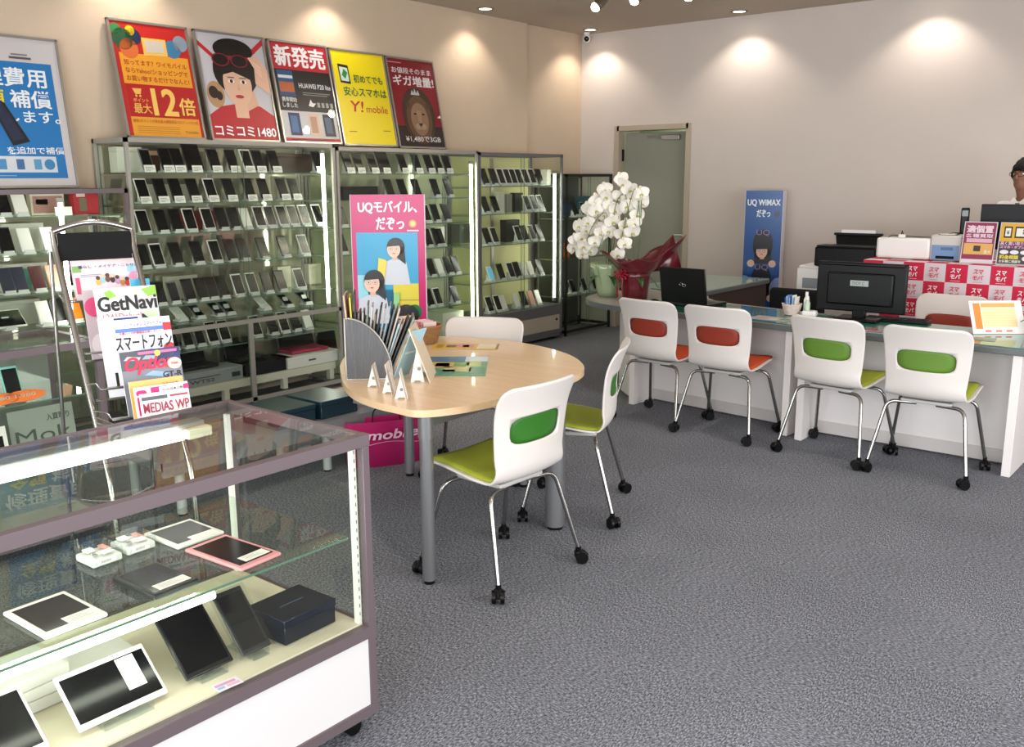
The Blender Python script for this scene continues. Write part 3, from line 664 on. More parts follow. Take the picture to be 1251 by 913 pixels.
def d_blue(A):
    A.r(0, 0, 1, 1, '#cfc8c6'); A.r(0, .05, .93, .84, '#1576b8', 2)
    A.t('修理費用', .05, .67, .86, .80, '#eef3f6', bold=.02); A.t('全額', .10, .53, .45, .65, '#ecd21c', bold=.02); A.t('補償', .50, .53, .88, .65, '#eef3f6', bold=.02)
    A.t('します。', .45, .43, .94, .51, '#eef3f6', bold=.015)
    A.p([(.28, .60), (.44, .56), (.62, .30), (.46, .27)], '#0c0d14', 7); A.p([(.31, .58), (.42, .555), (.575, .32), (.47, .30)], '#1b2440', 8)
    A.t('を追加で補償', .40, .215, .93, .265, '#eef3f6', bold=.012)
    A.r(.05, .09, .84, .20, '#d5d9dc', 4)
    for i, x in enumerate((.16, .34, .50, .66)): A.r(x-.035, .11, x+.035, .18, ['#4a8fc0', '#4a8fc0', '#3f6fa0', '#5a9cc8'][i], 5)
    A.e(.94*.82, .145, .05, .05, '#3b84b8', 5); A.r(.1, .065, .45, .07, '#8fb8d8', 4)
    A.r(.55, .86, .75, .875, '#555555', 4); A.r(.57, .885, .72, .895, '#777777', 4)
poster('orange and red framed poster with large 12倍, leftmost on the wide showcase', 3.49, 1.842, .565, .757, draw=d_red)
poster('framed poster of a woman with red sunglasses on her head', 4.105, 1.842, .57, .757, draw=d_woman)
poster('black and red framed poster 新発売 with three phones', 4.70, 1.842, .55, .757, draw=d_phone)
poster('yellow framed poster with green and red lettering', 5.285, 1.836, .58, .757, draw=d_yellow)
poster('dark red framed poster with a lion head, rightmost on the showcases', 5.875, 1.830, .565, .757, draw=d_lion)
poster('large blue and white framed poster at the left edge, on the half-height showcase', 2.55, 1.535, .66, .885, x=-5.83, tilt=-math.asin(.11/.885), draw=d_blue)
# ---------------------------------------------------------------- chairs
PROF = catmull([(0, .225, .438), (0, .215, .456), (0, .12, .455), (0, .0, .440), (0, -.10, .427), (0, -.158, .436), (0, -.188, .478), (0, -.194, .55), (0, -.198, .62), (0, -.212, .72), (0, -.252, .822)], 8)
_L = [0]
for i in range(1, len(PROF)): _L.append(_L[-1]+(PROF[i]-PROF[i-1]).length)
def prof(t):
    s_ = max(0, min(1, t))*_L[-1]
    for i in range(1, len(PROF)):
        if _L[i] >= s_ or i == len(PROF)-1:
            k = (s_-_L[i-1])/(_L[i]-_L[i-1]); return PROF[i-1].lerp(PROF[i], min(max(k, 0), 1))
def t_z(z):
    for i in range(400):
        t = .45+i*.55/400
        if prof(t).z >= z: return t
    return 1
def hw(t):
    pts = [(0, .205), (.1, .215), (.35, .222), (.48, .210), (.58, .200), (.75, .212), (1, .228)]
    for a, b in zip(pts, pts[1:]):
        if t <= b[0]: return a[1]+(b[1]-a[1])*(t-a[0])/(b[0]-a[0])
    return pts[-1][1]
def surf(u, t, off=0):
    d = max(0, (abs(u)-.72)/.28); e = 1-math.sqrt(max(0, 1-d*d))
    tt = t*(1-.075*e) if t > .5 else t+(.07*e)*(1-t/.5)
    p = prof(tt); k = min(1, max(0, (tt-.42)/.2)); w_ = hw(tt)
    q = Vector((u*w_, p.y+k*.036*u*u, p.z+(1-k)*.014*u*u))
    if off:
        a = prof(min(1, tt+.01)); b = prof(max(0, tt-.01)); tg = (a-b).normalized(); nr = Vector((0, tg.z, -tg.y))
        if nr.z < 0 and tt < .4: nr = -nr
        if nr.y < 0 and tt >= .5: nr = -nr
        q = q+nr*off
    return q
TA, TB, US = t_z(.578), t_z(.70), .72
def superloop(shrink=1.0, nu=12, nt_=6):
    uv = [(-1+2*i/nu, -1) for i in range(nu)]+[(1, -1+2*i/nt_) for i in range(nt_)]+[(1-2*i/nu, 1) for i in range(nu)]+[(-1, 1-2*i/nt_) for i in range(nt_)]
    out = []
    for a, b in uv:
        s_ = 1/((abs(a)**4+abs(b)**4)**(1/4)); out.append((a*s_*.96*shrink*US, (TA+TB)/2+b*s_*.93*shrink*(TB-TA)/2))
    return uv, out
def solid(o, th, offset=0):
    md = o.modifiers.new('thickness', 'SOLIDIFY'); md.thickness = th; md.offset = offset
def chair_proto(name, padc, slotc):
    t = bpy.data.objects.new(name, None); t.empty_display_size = .1; C.objects.link(t)
    nu, nt_ = 12, 6
    us = [-1, -.96, -.91, -.85, -.78]+[-US+2*US*i/nu for i in range(nu+1)]+[.78, .85, .91, .96, 1]
    ts = [i*TA/26 for i in range(26)]+[TA+(TB-TA)*i/nt_ for i in range(nt_+1)]+[TB+(1-TB)*(i+1)/9 for i in range(9)]
    V = [surf(u, tt) for tt in ts for u in us]; F = []; N = len(us)
    for j in range(len(ts)-1):
        for i in range(N-1):
            if 5 <= i < 5+nu and 26 <= j < 26+nt_: continue
            F.append((j*N+i, j*N+i+1, (j+1)*N+i+1, (j+1)*N+i))
    uv, inner = superloop()
    oi = []
    for a, b in uv: oi.append((26+round((b+1)/2*nt_))*N+5+round((a+1)/2*nu))
    o2 = len(V); V += [surf(u, tt) for u, tt in inner]; n = len(inner)
    for k in range(n): F.append((oi[k], oi[(k+1) % n], o2+(k+1) % n, o2+k))
    m = MB(); m.add(V, F, SHELL, True); sh = m.build('shell', t); solid(sh, .008)
    m = MB(); V = [surf(0, (TA+TB)/2, .008)]; F = []
    for r_ in (.4, .7, 1.03): V += [surf(u*1, tt, .008) for u, tt in superloop(r_)[1]]
    for k in range(n): F.append((0, 1+k, 1+(k+1) % n))
    for q in range(2):
        for k in range(n): F.append((1+q*n+k, 1+(q+1)*n+k, 1+(q+1)*n+(k+1) % n, 1+q*n+(k+1) % n))
    m.add(V, F, slotc, True); sp = m.build('back_insert', t); solid(sp, .005)
    m = MB(); pu = [-.9+1.8*i/14 for i in range(15)]; t1 = t_z(.463); pt_ = [.045+(t1-.045)*i/16 for i in range(17)]
    V = [surf(u, tt, .0075+.008*max(0, 1-max(abs(u)/.9, abs((tt-.27)/.27))**8)) for tt in pt_ for u in pu]
    m.add(V, [(j*15+i, j*15+i+1, (j+1)*15+i+1, (j+1)*15+i) for j in range(16) for i in range(14)], padc, True)
    pd = m.build('seat_pad', t); solid(pd, .008)
    m = MB(); m.rbox(0, .0, .405, .26, .24, .018, .006, mat('bracket_grey', '#b9b5b0', .4)); m.build('seat_bracket', t)
    cast = None
    for sx in (-1, 1):
        for sy in (-1, 1):
            yb = -.215 if sy < 0 else .205
            pts = fillet([(sx*.05, sy*.10, .394), (sx*.195, sy*.125, .394), (sx*.25, yb, .062)], .05, 6)
            m = MB(); m.tube(pts, .0098, CHROME, 10); lg = m.build('leg', t)
            if cast is None:
                m = MB()
                for q in (-1, 1): m.cyl((q*.009, -.012, .0265), (q*.024, -.012, .0265), .0262, BLACK, n=18)
                m.tube(fillet([(0, .004, .07), (0, .004, .05), (0, -.018, .048), (0, -.036, .030)], .01, 3), .0095, BLACK, 8)
                m.sphere((0, -.002, .045), (.021, .022, .014), BLACK, 12, 8); m.cyl((0, 0, .05), (0, 0, .072), .011, BLACK)
                cast = m.build('caster', lg); c = cast
            else: c = cast.copy(); C.objects.link(c); c.parent = lg
            c.location = (sx*.25, yb, .0005); c.rotation_euler = (0, 0, random.uniform(-1.4, 1.4)+(sx*.4))
    return t
LIME = mat('lime_fabric', '#98a12c', .85, bump=.3, bscale=700); ORANGEF = mat('orange_fabric', '#c2491f', .85, bump=.3, bscale=700)
GINS = mat('green_insert', '#276a12', .55); GINS2 = mat('olive_green_insert', '#5c8228', .6); OINS = mat('rust_insert', '#8a2c16', .6)
def place(p, label, x, y, deg, first=False, group='white shell chairs on casters'):
    if first: tag(p, label, 'chair', group); p.location = (x, y, 0); p.rotation_euler = (0, 0, R(deg)); return p
    return dup(p, label, (x, y, 0), R(deg), group=group)
cg = chair_proto('swivel_caster_chair', LIME, GINS)
cg.name = 'caster_chair'
place(cg, 'white chair with lime seat and green slot, before the wooden table, back to the aisle', -2.353, 2.785, 88, True)
place(cg, 'white chair with lime seat seen side-on at the right rim of the wooden table', -2.545, 3.575, 117)
place(cg, 'white chair facing the viewer behind the far rim of the wooden table', -3.29, 3.70, 207)
cg2 = chair_proto('caster_chair', LIME, GINS2)
place(cg2, 'white chair with olive green slot at the counter, second chair from its right end', -1.886, 5.275, -8, True)
place(cg2, 'white chair with olive green slot at the right end of the counter', -1.377, 5.25, 1)
co = chair_proto('caster_chair', ORANGEF, OINS)
place(co, 'white chair with rust red slot, leftmost at the counter, before the red flower wrap', -3.083, 5.335, -5, True)
place(co, 'white chair with rust red slot at the counter, before the laptop and blue banner', -2.595, 5.31, -1)
place(co, 'white chair with rust red slot behind the counter, facing it, right of the monitor', -1.64, 6.30, 178)
# black office chair behind the counter
t = thing('office_chair', 'black office chair with rounded back behind the counter, left of the monitor', 'chair', (-2.74, 6.45, 0), R(180))
m = MB(); m.rbox(0, -.20, .625, .42, .06, .30, .06, BLKMAT, 4); m.build('backrest', t)
m = MB(); m.rbox(0, .02, .455, .46, .44, .08, .03, BLKMAT, 3); m.build('seat', t)
m = MB(); m.tube(fillet([(0, -.20, .55), (0, -.24, .42), (0, 0, .40)], .05), .016, BLACK); m.build('back_bar', t)
m = MB(); m.cyl((0, 0, .12), (0, 0, .415), .026, BLACK); m.build('gas_lift', t)
m = MB()
for k in range(5):
    a = k*2*PI/5+.3; m.tube([(0, 0, .13), (.25*math.cos(a), .25*math.sin(a), .07)], .018, BLACK, 8, radii=[.024, .014])
m.cyl((0, 0, .09), (0, 0, .15), .035, BLACK); fb = m.build('foot_star', t)
for k in range(5):
    a = k*2*PI/5+.3; m = MB(); m.cyl((.25*math.cos(a)-.018, .25*math.sin(a), .027), (.25*math.cos(a)+.018, .25*math.sin(a), .027), .026, BLACK); m.cyl((.25*math.cos(a), .25*math.sin(a), .03), (.25*math.cos(a), .25*math.sin(a), .075), .009, BLACK); m.build('caster', fb)

# ---------------------------------------------------------------- wooden table
woodm = mat('beech_laminate', '#d6b184', .32, noise=.035, nscale=3, coat=.25)
def woodgrain(m_):
    nt = m_.node_tree; b = nt.nodes['Principled BSDF']; tc = nt.nodes.new('ShaderNodeTexCoord'); mp = nt.nodes.new('ShaderNodeMapping'); mp.inputs['Scale'].default_value = (1.0, 12, 8)
    wv = nt.nodes.new('ShaderNodeTexNoise'); wv.inputs['Scale'].default_value = 3; wv.inputs['Detail'].default_value = 5
    nt.links.new(tc.outputs['Object'], mp.inputs[0]); nt.links.new(mp.outputs[0], wv.inputs['Vector'])
    r = nt.nodes.new('ShaderNodeValToRGB'); r.color_ramp.elements[0].position = .3; r.color_ramp.elements[0].color = lin('#e0bd93'); r.color_ramp.elements[1].position = .75; r.color_ramp.elements[1].color = lin('#ecccA5')
    nt.links.new(wv.outputs['Fac'], r.inputs[0]); nt.links.new(r.outputs[0], b.inputs['Base Color'])
woodgrain(woodm)
TX, TY, TZ = -3.0, 3.1, .72
t = thing('round_table', 'beech-topped table with one blunt corner and silver legs, in the middle of the shop', 'table', (TX, TY, 0))
edge = catmull([(-2.47, 2.437, 0), (-2.40, 2.53, 0), (-2.352, 2.72, 0), (-2.335, 3.0, 0), (-2.345, 3.22, 0), (-2.41, 3.45, 0), (-2.54, 3.61, 0), (-2.70, 3.73, 0), (-2.89, 3.81, 0), (-3.10, 3.85, 0), (-3.33, 3.83, 0), (-3.55, 3.75, 0), (-3.68, 3.60, 0), (-3.71, 3.42, 0), (-3.66, 3.20, 0), (-3.53, 3.0, 0), (-3.38, 2.84, 0), (-3.24, 2.725, 0), (-3.10, 2.615, 0), (-2.97, 2.53, 0), (-2.84, 2.47, 0), (-2.70, 2.437, 0), (-2.57, 2.432, 0)], 6, True)
m = MB(); m.prism([(p.x-TX, p.y-TY) for p in edge], TZ-.028, TZ, woodm, smooth=True); m.build('table_top', t)
TM = mat('table_leg_silver', '#9b9b9d', .3, .75)
m = MB(); m.box(-2.52-TX, 2.55-TY, TZ-.085, -2.49-TX, 3.45-TY, TZ-.029, TM); m.box(-3.45-TX, 3.42-TY, TZ-.085, -2.50-TX, 3.45-TY, TZ-.029, TM); m.box(-3.02-TX, 2.60-TY, TZ-.085, -2.50-TX, 2.63-TY, TZ-.029, TM); m.build('apron', t)
for (x, y, r_) in ((-2.475, 2.49, .027), (-2.445, 3.285, .045), (-3.53, 3.42, .027), (-2.93, 3.66, .027)):
    m = MB(); m.cyl((x-TX, y-TY, .016), (x-TX, y-TY, TZ-.03), r_, TM, n=24); m.cyl((x-TX, y-TY, TZ-.12), (x-TX, y-TY, TZ-.03), r_+.004, TM, n=24); lg = m.build('leg', t)
    m = MB(); m.cyl((x-TX, y-TY, 0.0005), (x-TX, y-TY, .016), r_*.8, BLACK); m.build('foot', lg)
TT = TZ+.001
# things on the table
wire = pane('wire_mesh', '#8f8f90', 1.0); 
def mesh_mat():
    m_ = bpy.data.materials.new('perforated_steel'); m_.use_nodes = True; nt = m_.node_tree; b = nt.nodes['Principled BSDF']
    b.inputs['Base Color'].default_value = lin('#6d6d70'); b.inputs['Metallic'].default_value = .3; b.inputs['Alpha'].default_value = .62; b.inputs['Roughness'].default_value = .4
    return m_
PERF = mesh_mat()
HA = R(136); HX, HY = -3.115, 2.765
t = thing('magazine_holder', 'silver wire mesh magazine holder with quarter-round sides on the wooden table', 'holder', (HX, HY, TT), HA)
def qr(n=14, r_=.20, h=.27): return [(.0, 0)]+[(r_*math.cos(PI/2*k/n), h*math.sin(PI/2*k/n)) for k in range(n+1)]
hx = .0
for sx in (-.12, .12):
    Mx = Matrix(((0, 0, 1, sx), (-1, 0, 0, .08), (0, 1, 0, 0), (0, 0, 0, 1)))
    m = MB(); m.prism(qr(), -.0008, .0008, PERF, Mx)
    sd = m.build('mesh_side', t)
    rim = [Vector((sx, .08-a, b+.003)) for a, b in qr()]+[Vector((sx, .08, .003))]
    m = MB(); m.tube([rim[0]]+[q for q in rim[1:-1]]+[rim[-1]], .0045, SILVER, 8); m.build('rim', sd)
m = MB(); m.box(-.12, -.12, .002, .12, .08, .004, PERF); m.build('mesh_floor', t)
m = MB(); m.box(-.12, .078, .002, .12, .0795, .235, PERF); m.build('mesh_back', t)
for q in (0,):
    m = MB(); m.box(-.0008, -.12, .002, .0008, .079, .16, PERF); m.build('divider', t)
# magazines in the holder
Mh = Matrix.Translation((HX, HY, TT)) @ Matrix.Rotation(HA, 4, 'Z')
mc = ['#c8a8a0', '#d9c14a', '#2b2b2e', '#8c8a88', '#a9a6a2', '#6f7a72', '#b8b4ae', '#7d6a58', '#141416', '#9a9894', '#9c9c9a', '#5b5f66', '#b3a99a', '#a9c4cc', '#8f8d8a', '#413c38', '#7f8a80']
ml = ['pink', 'yellow edged', 'black', 'grey', 'pale grey', 'grey green', 'light grey', 'brown', 'glossy black', 'mid grey', 'silver grey', 'slate', 'beige', 'pale blue', 'dark grey', 'dark brown', 'sage']
for i in range(17):
    h = random.uniform(.28, .33)+(.06 if i < 3 else 0)-(.04 if i > 12 else 0); ly = .055-i*.0098
    t = thing('pamphlet', '%s pamphlet standing in the wire mesh holder on the wooden table' % ml[i], 'booklet', Mh @ Vector((random.uniform(-.012, .02), ly, .0055)), HA+R(random.uniform(-2, 2)), 'pamphlets in the wire mesh holder', tilt=R(-4+i*1.75))
    m = MB(); m.box(-.085, -.0035, 0, .085, .0035, h, col(mc[i], .5)); m.build('cover', t)
    m = MB(); m.box(-.083, -.0027, .0, .083, .0027, h-.002, PAPER); m.build('pages', t)
t = thing('leaflet', 'pale blue leaflet fanned out to the right of the wire mesh holder', 'leaflet', Mh @ Vector((-.075, -.155, .006)), HA+R(-38), 'pamphlets in the wire mesh holder', tilt=R(26))
m = MB(); m.box(-.055, -.002, 0, .055, .001, .24, col('#a8cfe0', .5)); m.pr(-.04, .12, .04, .13, col('#e8f2f6'), 3); m.build('sheet', t)
# menu boards and card stands
def easel(label, x, y, deg, h, wd, board, group=None, bh=.1, img=None):
    t = thing('card_stand', label, 'stand', (x, y, TT), R(deg), group)
    Mx = Matrix(((0, 0, 1, 0), (1, 0, 0, 0), (0, 1, 0, 0), (0, 0, 0, 1)))
    m = MB(); pts = [(-.006, h), (-.026, .0), (-.016, .0), (-.012, .006), (.012, .006), (.018, 0), (.028, 0), (.006, h)]
    m.prism([(p[0]+.018, p[1]) for p in pts], -.001, .001, WHITE, Mx); m.build('white_leg', t)
    m = MB(); m.cyl((.0015, .018, h*.45), (-.004, .018, h*.45), .007, mat('clip_grey', '#8a8a88', .3)); m.build('clip', t)
    m = MB(); m.box(-wd/2, -.004, 0, wd/2, -.002, bh, board); 
    if img: img(m)
    m.build('card', t, (0, 0, 0.001), (R(-12), 0, 0)); return t
easel('small white card stand on the wooden table, nearest the wire mesh holder', -2.885, 2.625, 129, .085, .09, mat('card_back', '#d9d1c8', .6), 'small white card stands', .10)
easel('small white card stand on the wooden table, between the other two', -2.745, 2.58, 127, .09, .10, MATS['card_back'], 'small white card stands', .13)
easel('small white card stand at the blunt corner of the wooden table', -2.635, 2.545, 131, .085, .09, MATS['card_back'], 'small white card stands', .12)
t = thing('menu_board', 'tall leaning price board with white back legs on the wooden table by the basket', 'sign', (-2.83, 2.90, TT), R(128), tilt=R(0))
m = MB(); m.add([(-.115, -.002, 0), (.115, -.002, 0), (.115, .003, 0), (-.115, .003, 0), (-.115, .085, .235), (.115, .085, .235), (.115, .09, .235), (-.115, .09, .235)], [(0, 3, 2, 1), (4, 5, 6, 7), (0, 1, 5, 4), (2, 3, 7, 6), (0, 4, 7, 3), (1, 2, 6, 5)], mat('board_cream', '#dccbb0', .5)); m.build('board', t)
for sx in (-.09, .09):
    Mx = Matrix(((0, 0, 1, sx), (1, 0, 0, 0), (0, 1, 0, 0), (0, 0, 0, 1)))
    m = MB(); m.prism([(.050, .14), (.028, 0), (.040, 0), (.048, .008), (.068, .008), (.074, 0), (.088, 0), (.060, .14)], -.001, .001, WHITE, Mx); m.build('white_leg', t)
    m = MB(); m.cyl((sx-.004, .05, .06), (sx+.004, .05, .06), .008, MATS['clip_grey']); m.build('clip', t)
t = thing('wicker_basket', 'small round wicker basket of pink leaflets on the wooden table', 'basket', (-3.50, 3.53, TT))
wk = mat('wicker', '#9c7448', .8, noise=.3, nscale=90, bump=1, bscale=180)
m = MB()
for i in range(12):
    z = .006+i*.0072; r_ = .062+i*.0022; m.tube([(r_*(1+.03*math.sin(k*PI/2+i*PI))*math.cos(k*2*PI/48), r_*(1+.03*math.sin(k*PI/2+i*PI))*math.sin(k*2*PI/48), z) for k in range(49)], .0046, wk, 6, caps=False)
m.revolve([(.0001, .002), (.058, .002), (.082, .088)], wk, 24); m.tube([(.09*math.cos(k*2*PI/32), .09*math.sin(k*2*PI/32), .092) for k in range(33)], .007, wk, 6, caps=False); m.build('weave', t)
for i in range(11):
    a = i*.6; t = thing('leaflet', 'small pink folded leaflet in the wicker basket on the wooden table', 'leaflet', (-3.50-.05+i*.0095, 3.53+.012*math.sin(a*3), TT+.028), R(70+5*math.sin(i)), 'pink leaflets in the wicker basket', tilt=R(-8+i*1.2))
    m = MB(); m.box(-.037, -.0015, 0, .037, .0015, .085+.006*math.sin(i*2), col(['#e0708a', '#e8c9c4', '#d4506c'][i % 3])); m.build('sheet', t)
def sheet(label, x, y, deg, w_, h_, base, items, z=TT, name='flyer', th=.0012, group=None, cat='flyer'):
    t = thing(name, label, cat, (x, y, z), R(deg), group)
    m = MB(); m.box(-w_/2, -h_/2, 0, w_/2, h_/2, th, col(base, .35)); m.build('sheet', t)
    p = MB()
    for it in items:
        if len(it) == 5: a, b, c, d, hx = it; p.box((a-.5)*w_, (b-.5)*h_, th+.0002, (c-.5)*w_, (d-.5)*h_, th+.0004, col(hx, .3))
        else:
            s_, a, b, c, d, hx = it; V, F = textmesh(s_, .01); p.add([((a-.5)*w_+u*(c-a)*w_, (b-.5)*h_+v*(d-b)*h_, th+.0007) for u, v in V], F, col(hx, .4))
    if items: p.build('print', t)
    return t
sheet('green, yellow and blue illustrated flyer lying on the wooden table under plastic', -2.93, 3.16, 39, .285, .46, '#5f9a74', [(.0, .72, .62, .98, '#2f6f9a'), (.62, .72, 1, .98, '#cdd8dc'), (.05, .40, .45, .68, '#d9b85a'), (.15, .46, .38, .64, '#e0a878'), (.45, .5, .7, .66, '#7fa83c'), (.0, .05, .5, .3, '#4f8c78'), (.3, .2, .75, .45, '#c9c07a'), (.72, .1, .98, .4, '#2f7a58'), (.66, .45, .9, .7, '#a8b84a')], th=.002)
sheet('yellow menu flyer with pink flowers lying on the wooden table behind the green flyer', -3.245, 3.575, 36, .34, .17, '#e0bb4a', [(.05, .2, .15, .8, '#b88c22'), (.2, .3, .35, .7, '#6a3a22'), (.35, .25, .62, .85, '#d98a8c'), (.45, .35, .55, .7, '#b84a5c'), (.68, .1, .96, .9, '#e6dcb8'), (.97, .05, 1, .95, '#6a5a3a')])

# ---------------------------------------------------------------- low silver bench with boxes
BEN = mat('bench_grey', '#8f9396', .4, .3)
t = thing('low_bench', 'low silver grey bench in front of the wide showcase carrying dark teal boxes', 'bench', (-4.15, 2.95, 0), R(90))
m = MB(); m.box(-.75, -.24, .245, .73, .24, .285, BEN); m.box(-.75, -.245, .215, .73, -.225, .286, BEN); m.build('top', t)
for sx in (-.65, .24, .68):
    for sy in (-.21, .21):
        m = MB(); m.cyl((sx, sy, .012), (sx, sy, .245), .024, mat('bench_leg', '#c3c5c6', .35, .3), n=18); lg = m.build('leg', t); m = MB(); m.cyl((sx, sy, 0.0005), (sx, sy, .012), .02, BLACK); m.build('foot', lg)
for i, (y, lab) in enumerate(((3.02, 'left'), (3.32, 'right'))):
    t = thing('teal_box', 'flat dark teal box on the low silver bench, %s of the pair' % lab, 'box', (-4.12, y, .287), R(90), 'dark teal boxes on the low bench')
    m = MB(); m.rbox(0, 0, .036, .26, .30, .072, .003, col('#14303c', .35), 1); m.build('base', t); m = MB(); m.rbox(0, 0, .085, .266, .306, .026, .003, col('#17343e', .3), 1); m.build('lid', t)
t = thing('red_box', 'small dusty red box at the right end of the low silver bench', 'box', (-4.22, 3.575, .287), R(92))
m = MB(); m.rbox(0, 0, .03, .18, .2, .06, .003, col('#8c4a4a', .5), 1); m.build('body', t)
m = MB(); m.box(-.07, -.08, .0602, .07, .08, .0612, col('#b9a49c')); m.build('label', t)

# ---------------------------------------------------------------- magenta banner and bag
MAG = '#bf1a64'
def banner(label, x, y, deg, w_, h_, draw, base=None, depth=.02, zoff=.02, sidec='#d9d3da', cat='banner'):
    t = thing('banner_stand', label, cat, (x, y, 0), R(deg))
    m = MB(); m.box(-w_/2, -.006, zoff, w_/2, .0, zoff+h_, col(sidec)); m.box(w_/2, -.006, zoff, w_/2+.004, depth, zoff+h_, col(sidec)); m.box(-w_/2-.004, -.006, zoff, -w_/2, depth, zoff+h_, col(sidec)); m.build('panel', t)
    p = MB(); p.y0 = -.0065; p.clip = (-w_/2, w_/2, zoff, zoff+h_)
    class A:
        def X(s, a): return -w_/2+a*w_
        def Z(s, b): return zoff+b*h_
        r = lambda s, a, b, c, d, hx, l=1: p.pr(s.X(a), s.Z(b), s.X(c), s.Z(d), col(hx, .3), l)
        t = lambda s, txt, a, b, c, d, hx, l=6, bold=.015, shear=0: p.pt(txt, s.X(a), s.Z(b), s.X(c), s.Z(d), col(hx), l, bold, shear)
        e = lambda s, a, b, rx, rz_, hx, l=2, rot=0: p.pe(s.X(a), s.Z(b), rx*w_, rz_*w_, col(hx, .3), l, 22, rot)
        def p(s, pts, hx, l=2): p.pp([(s.X(a), s.Z(b)) for a, b in pts], col(hx, .3), l)
    draw(A()); p.build('print', t)
    for sx in (-w_*.35, w_*.35):
        Mx = Matrix(((0, 0, 1, sx), (1, 0, 0, 0), (0, 1, 0, 0), (0, 0, 0, 1)))
        m = MB(); m.prism([(-.10, 0), (.22, 0), (.02, .30), (.004, .30), (.004, .016), (-.10, .008)], -.003, .003, WHITE, Mx); m.build('foot', t)
    return t
def gal(A, cx, cz, s, k, blouse=True, l=3, style=1):
    # s in panel widths, k = w/h ratio
    K = k
    if blouse: A.p([(cx-2.2*s, cz-5.0*s*K), (cx-1.7*s, cz-1.9*s*K), (cx, cz-1.3*s*K), (cx+1.7*s, cz-1.9*s*K), (cx+2.2*s, cz-5.0*s*K)], '#c9ccd4', l)
    A.e(cx+.2*s, cz+.25*s*K, 1.3*s, 1.35*s, '#141014', l+1); A.p([(cx-.6*s, cz), (cx+1.4*s, cz+.4*s*K), (cx+1.6*s, cz-2.2*s*K), (cx+.8*s, cz-1.6*s*K)], '#141014', l+1)
    A.r(cx-.35*s, cz-1.6*s*K, cx+.35*s, cz-.5*s*K, '#e0ae96', l+2); A.e(cx-.1*s, cz-.1*s*K, .95*s, 1.15*s, '#e9bfa6', l+3)
    A.p([(cx-1.05*s, cz+.3*s*K), (cx+.9*s, cz+.45*s*K), (cx+.8*s, cz+1.2*s*K), (cx-.7*s, cz+1.2*s*K)], '#141014', l+4)
    for q in (-1, 1):
        A.e(cx-.1*s+q*.4*s, cz+.02*s*K, .30*s, .26*s, '#8c5a48', l+4); A.e(cx-.1*s+q*.4*s, cz+.02*s*K, .25*s, .21*s, '#f0d8c8', l+5); A.e(cx-.1*s+q*.4*s, cz+.02*s*K, .10*s, .10*s, '#1a1010', l+6)
    A.e(cx-.1*s, cz-.62*s*K, .22*s, .08*s, '#c04a55', l+5)
def d_mag(A):
    A.r(0, 0, 1, 1, MAG)
    A.t('UQモバイル、', .10, .925, .90, .975, '#f4eaf0', bold=.03); A.t('だぞっ', .34, .862, .72, .910, '#f4eaf0', bold=.03)
    A.r(.06, .05, .90, .85, '#2f9cc4', 2); A.r(.06, .05, .90, .62, '#2f8cb0', 2); A.r(.55, .33, .90, .645, '#d8c83a', 3); A.r(.55, .05, .90, .50, '#3c9a4a', 3); A.r(.06, .56, .2, .68, '#8fd0dc', 3); A.r(.60, .575, .90, .58, '#a8983a', 4)
    A.e(.84, .53, .10, .10, '#1f6a3a', 4); A.e(.86, .46, .12, .12, '#2c7a44', 4)
    A.e(.84, .885, .055, .055, '#c98a3a', 4); A.e(.84, .885, .035, .035, '#e8c878', 5); A.r(.76, .855, .92, .860, '#e8d8e0', 5)
    k = .45/1.48
    gal(A, .58, .785, .095, k, l=6); A.p([(.33, .66), (.43, .65), (.47, .74), (.36, .75)], '#e0d048', 16)
    gal(A, .27, .65, .11, k, l=18); A.p([(.54, .52), (.62, .52), (.64, .61), (.56, .61)], '#8cc878', 28)
    gal(A, .70, .50, .13, k, l=30)
banner('tall magenta banner stand with white lettering and three women in white blouses', -4.11, 3.86, 40, .43, 1.47, d_mag)
t = thing('paper_bag', 'glossy magenta carrier bag lettered mobile, on the floor under the wooden table', 'bag', (-3.80, 3.49, 0), R(62))
mg = col('#b0205f', .3)
m = MB(); n = 14; V = []
for z, k in ((0.001, 1.0), (.26, 1.05)):
    V += [(-.21*k+.42*k*i/n, -.03-.03*math.sin(PI*i/n), z) for i in range(n+1)]+[(.21*k-.42*k*i/n, .07, z) for i in range(n+1)]
N = 2*(n+1); m.add(V, [(i, (i+1) % N, N+(i+1) % N, N+i) for i in range(N)]+[tuple(reversed(range(N)))], mg, True); m.build('bag_body', t)
def bagcurve(V): return [(x, -.064-.03*math.sin(PI*(x+.21)/.42), z) for x, z in V]
tv, tf = textmesh('mobile', .02, .2); m = MB(); m.add(bagcurve([(-.12+a*.30, .165+b*.055) for a, b in tv]), tf, col('#e6b8cc'))
m.tube(bagcurve([(-.2+.4*i/16, .14+.012*math.cos(PI*(i/16-.5)*2)) for i in range(17)]), .0012, col('#e6b8cc'), 5); m.build('lettering', t)
m = MB(); m.tube(fillet([(-.08, -.055, .26), (-.07, -.05, .34), (.07, -.05, .34), (.08, -.055, .26)], .05), .004, BLKMAT, 6); m.build('handle', t)

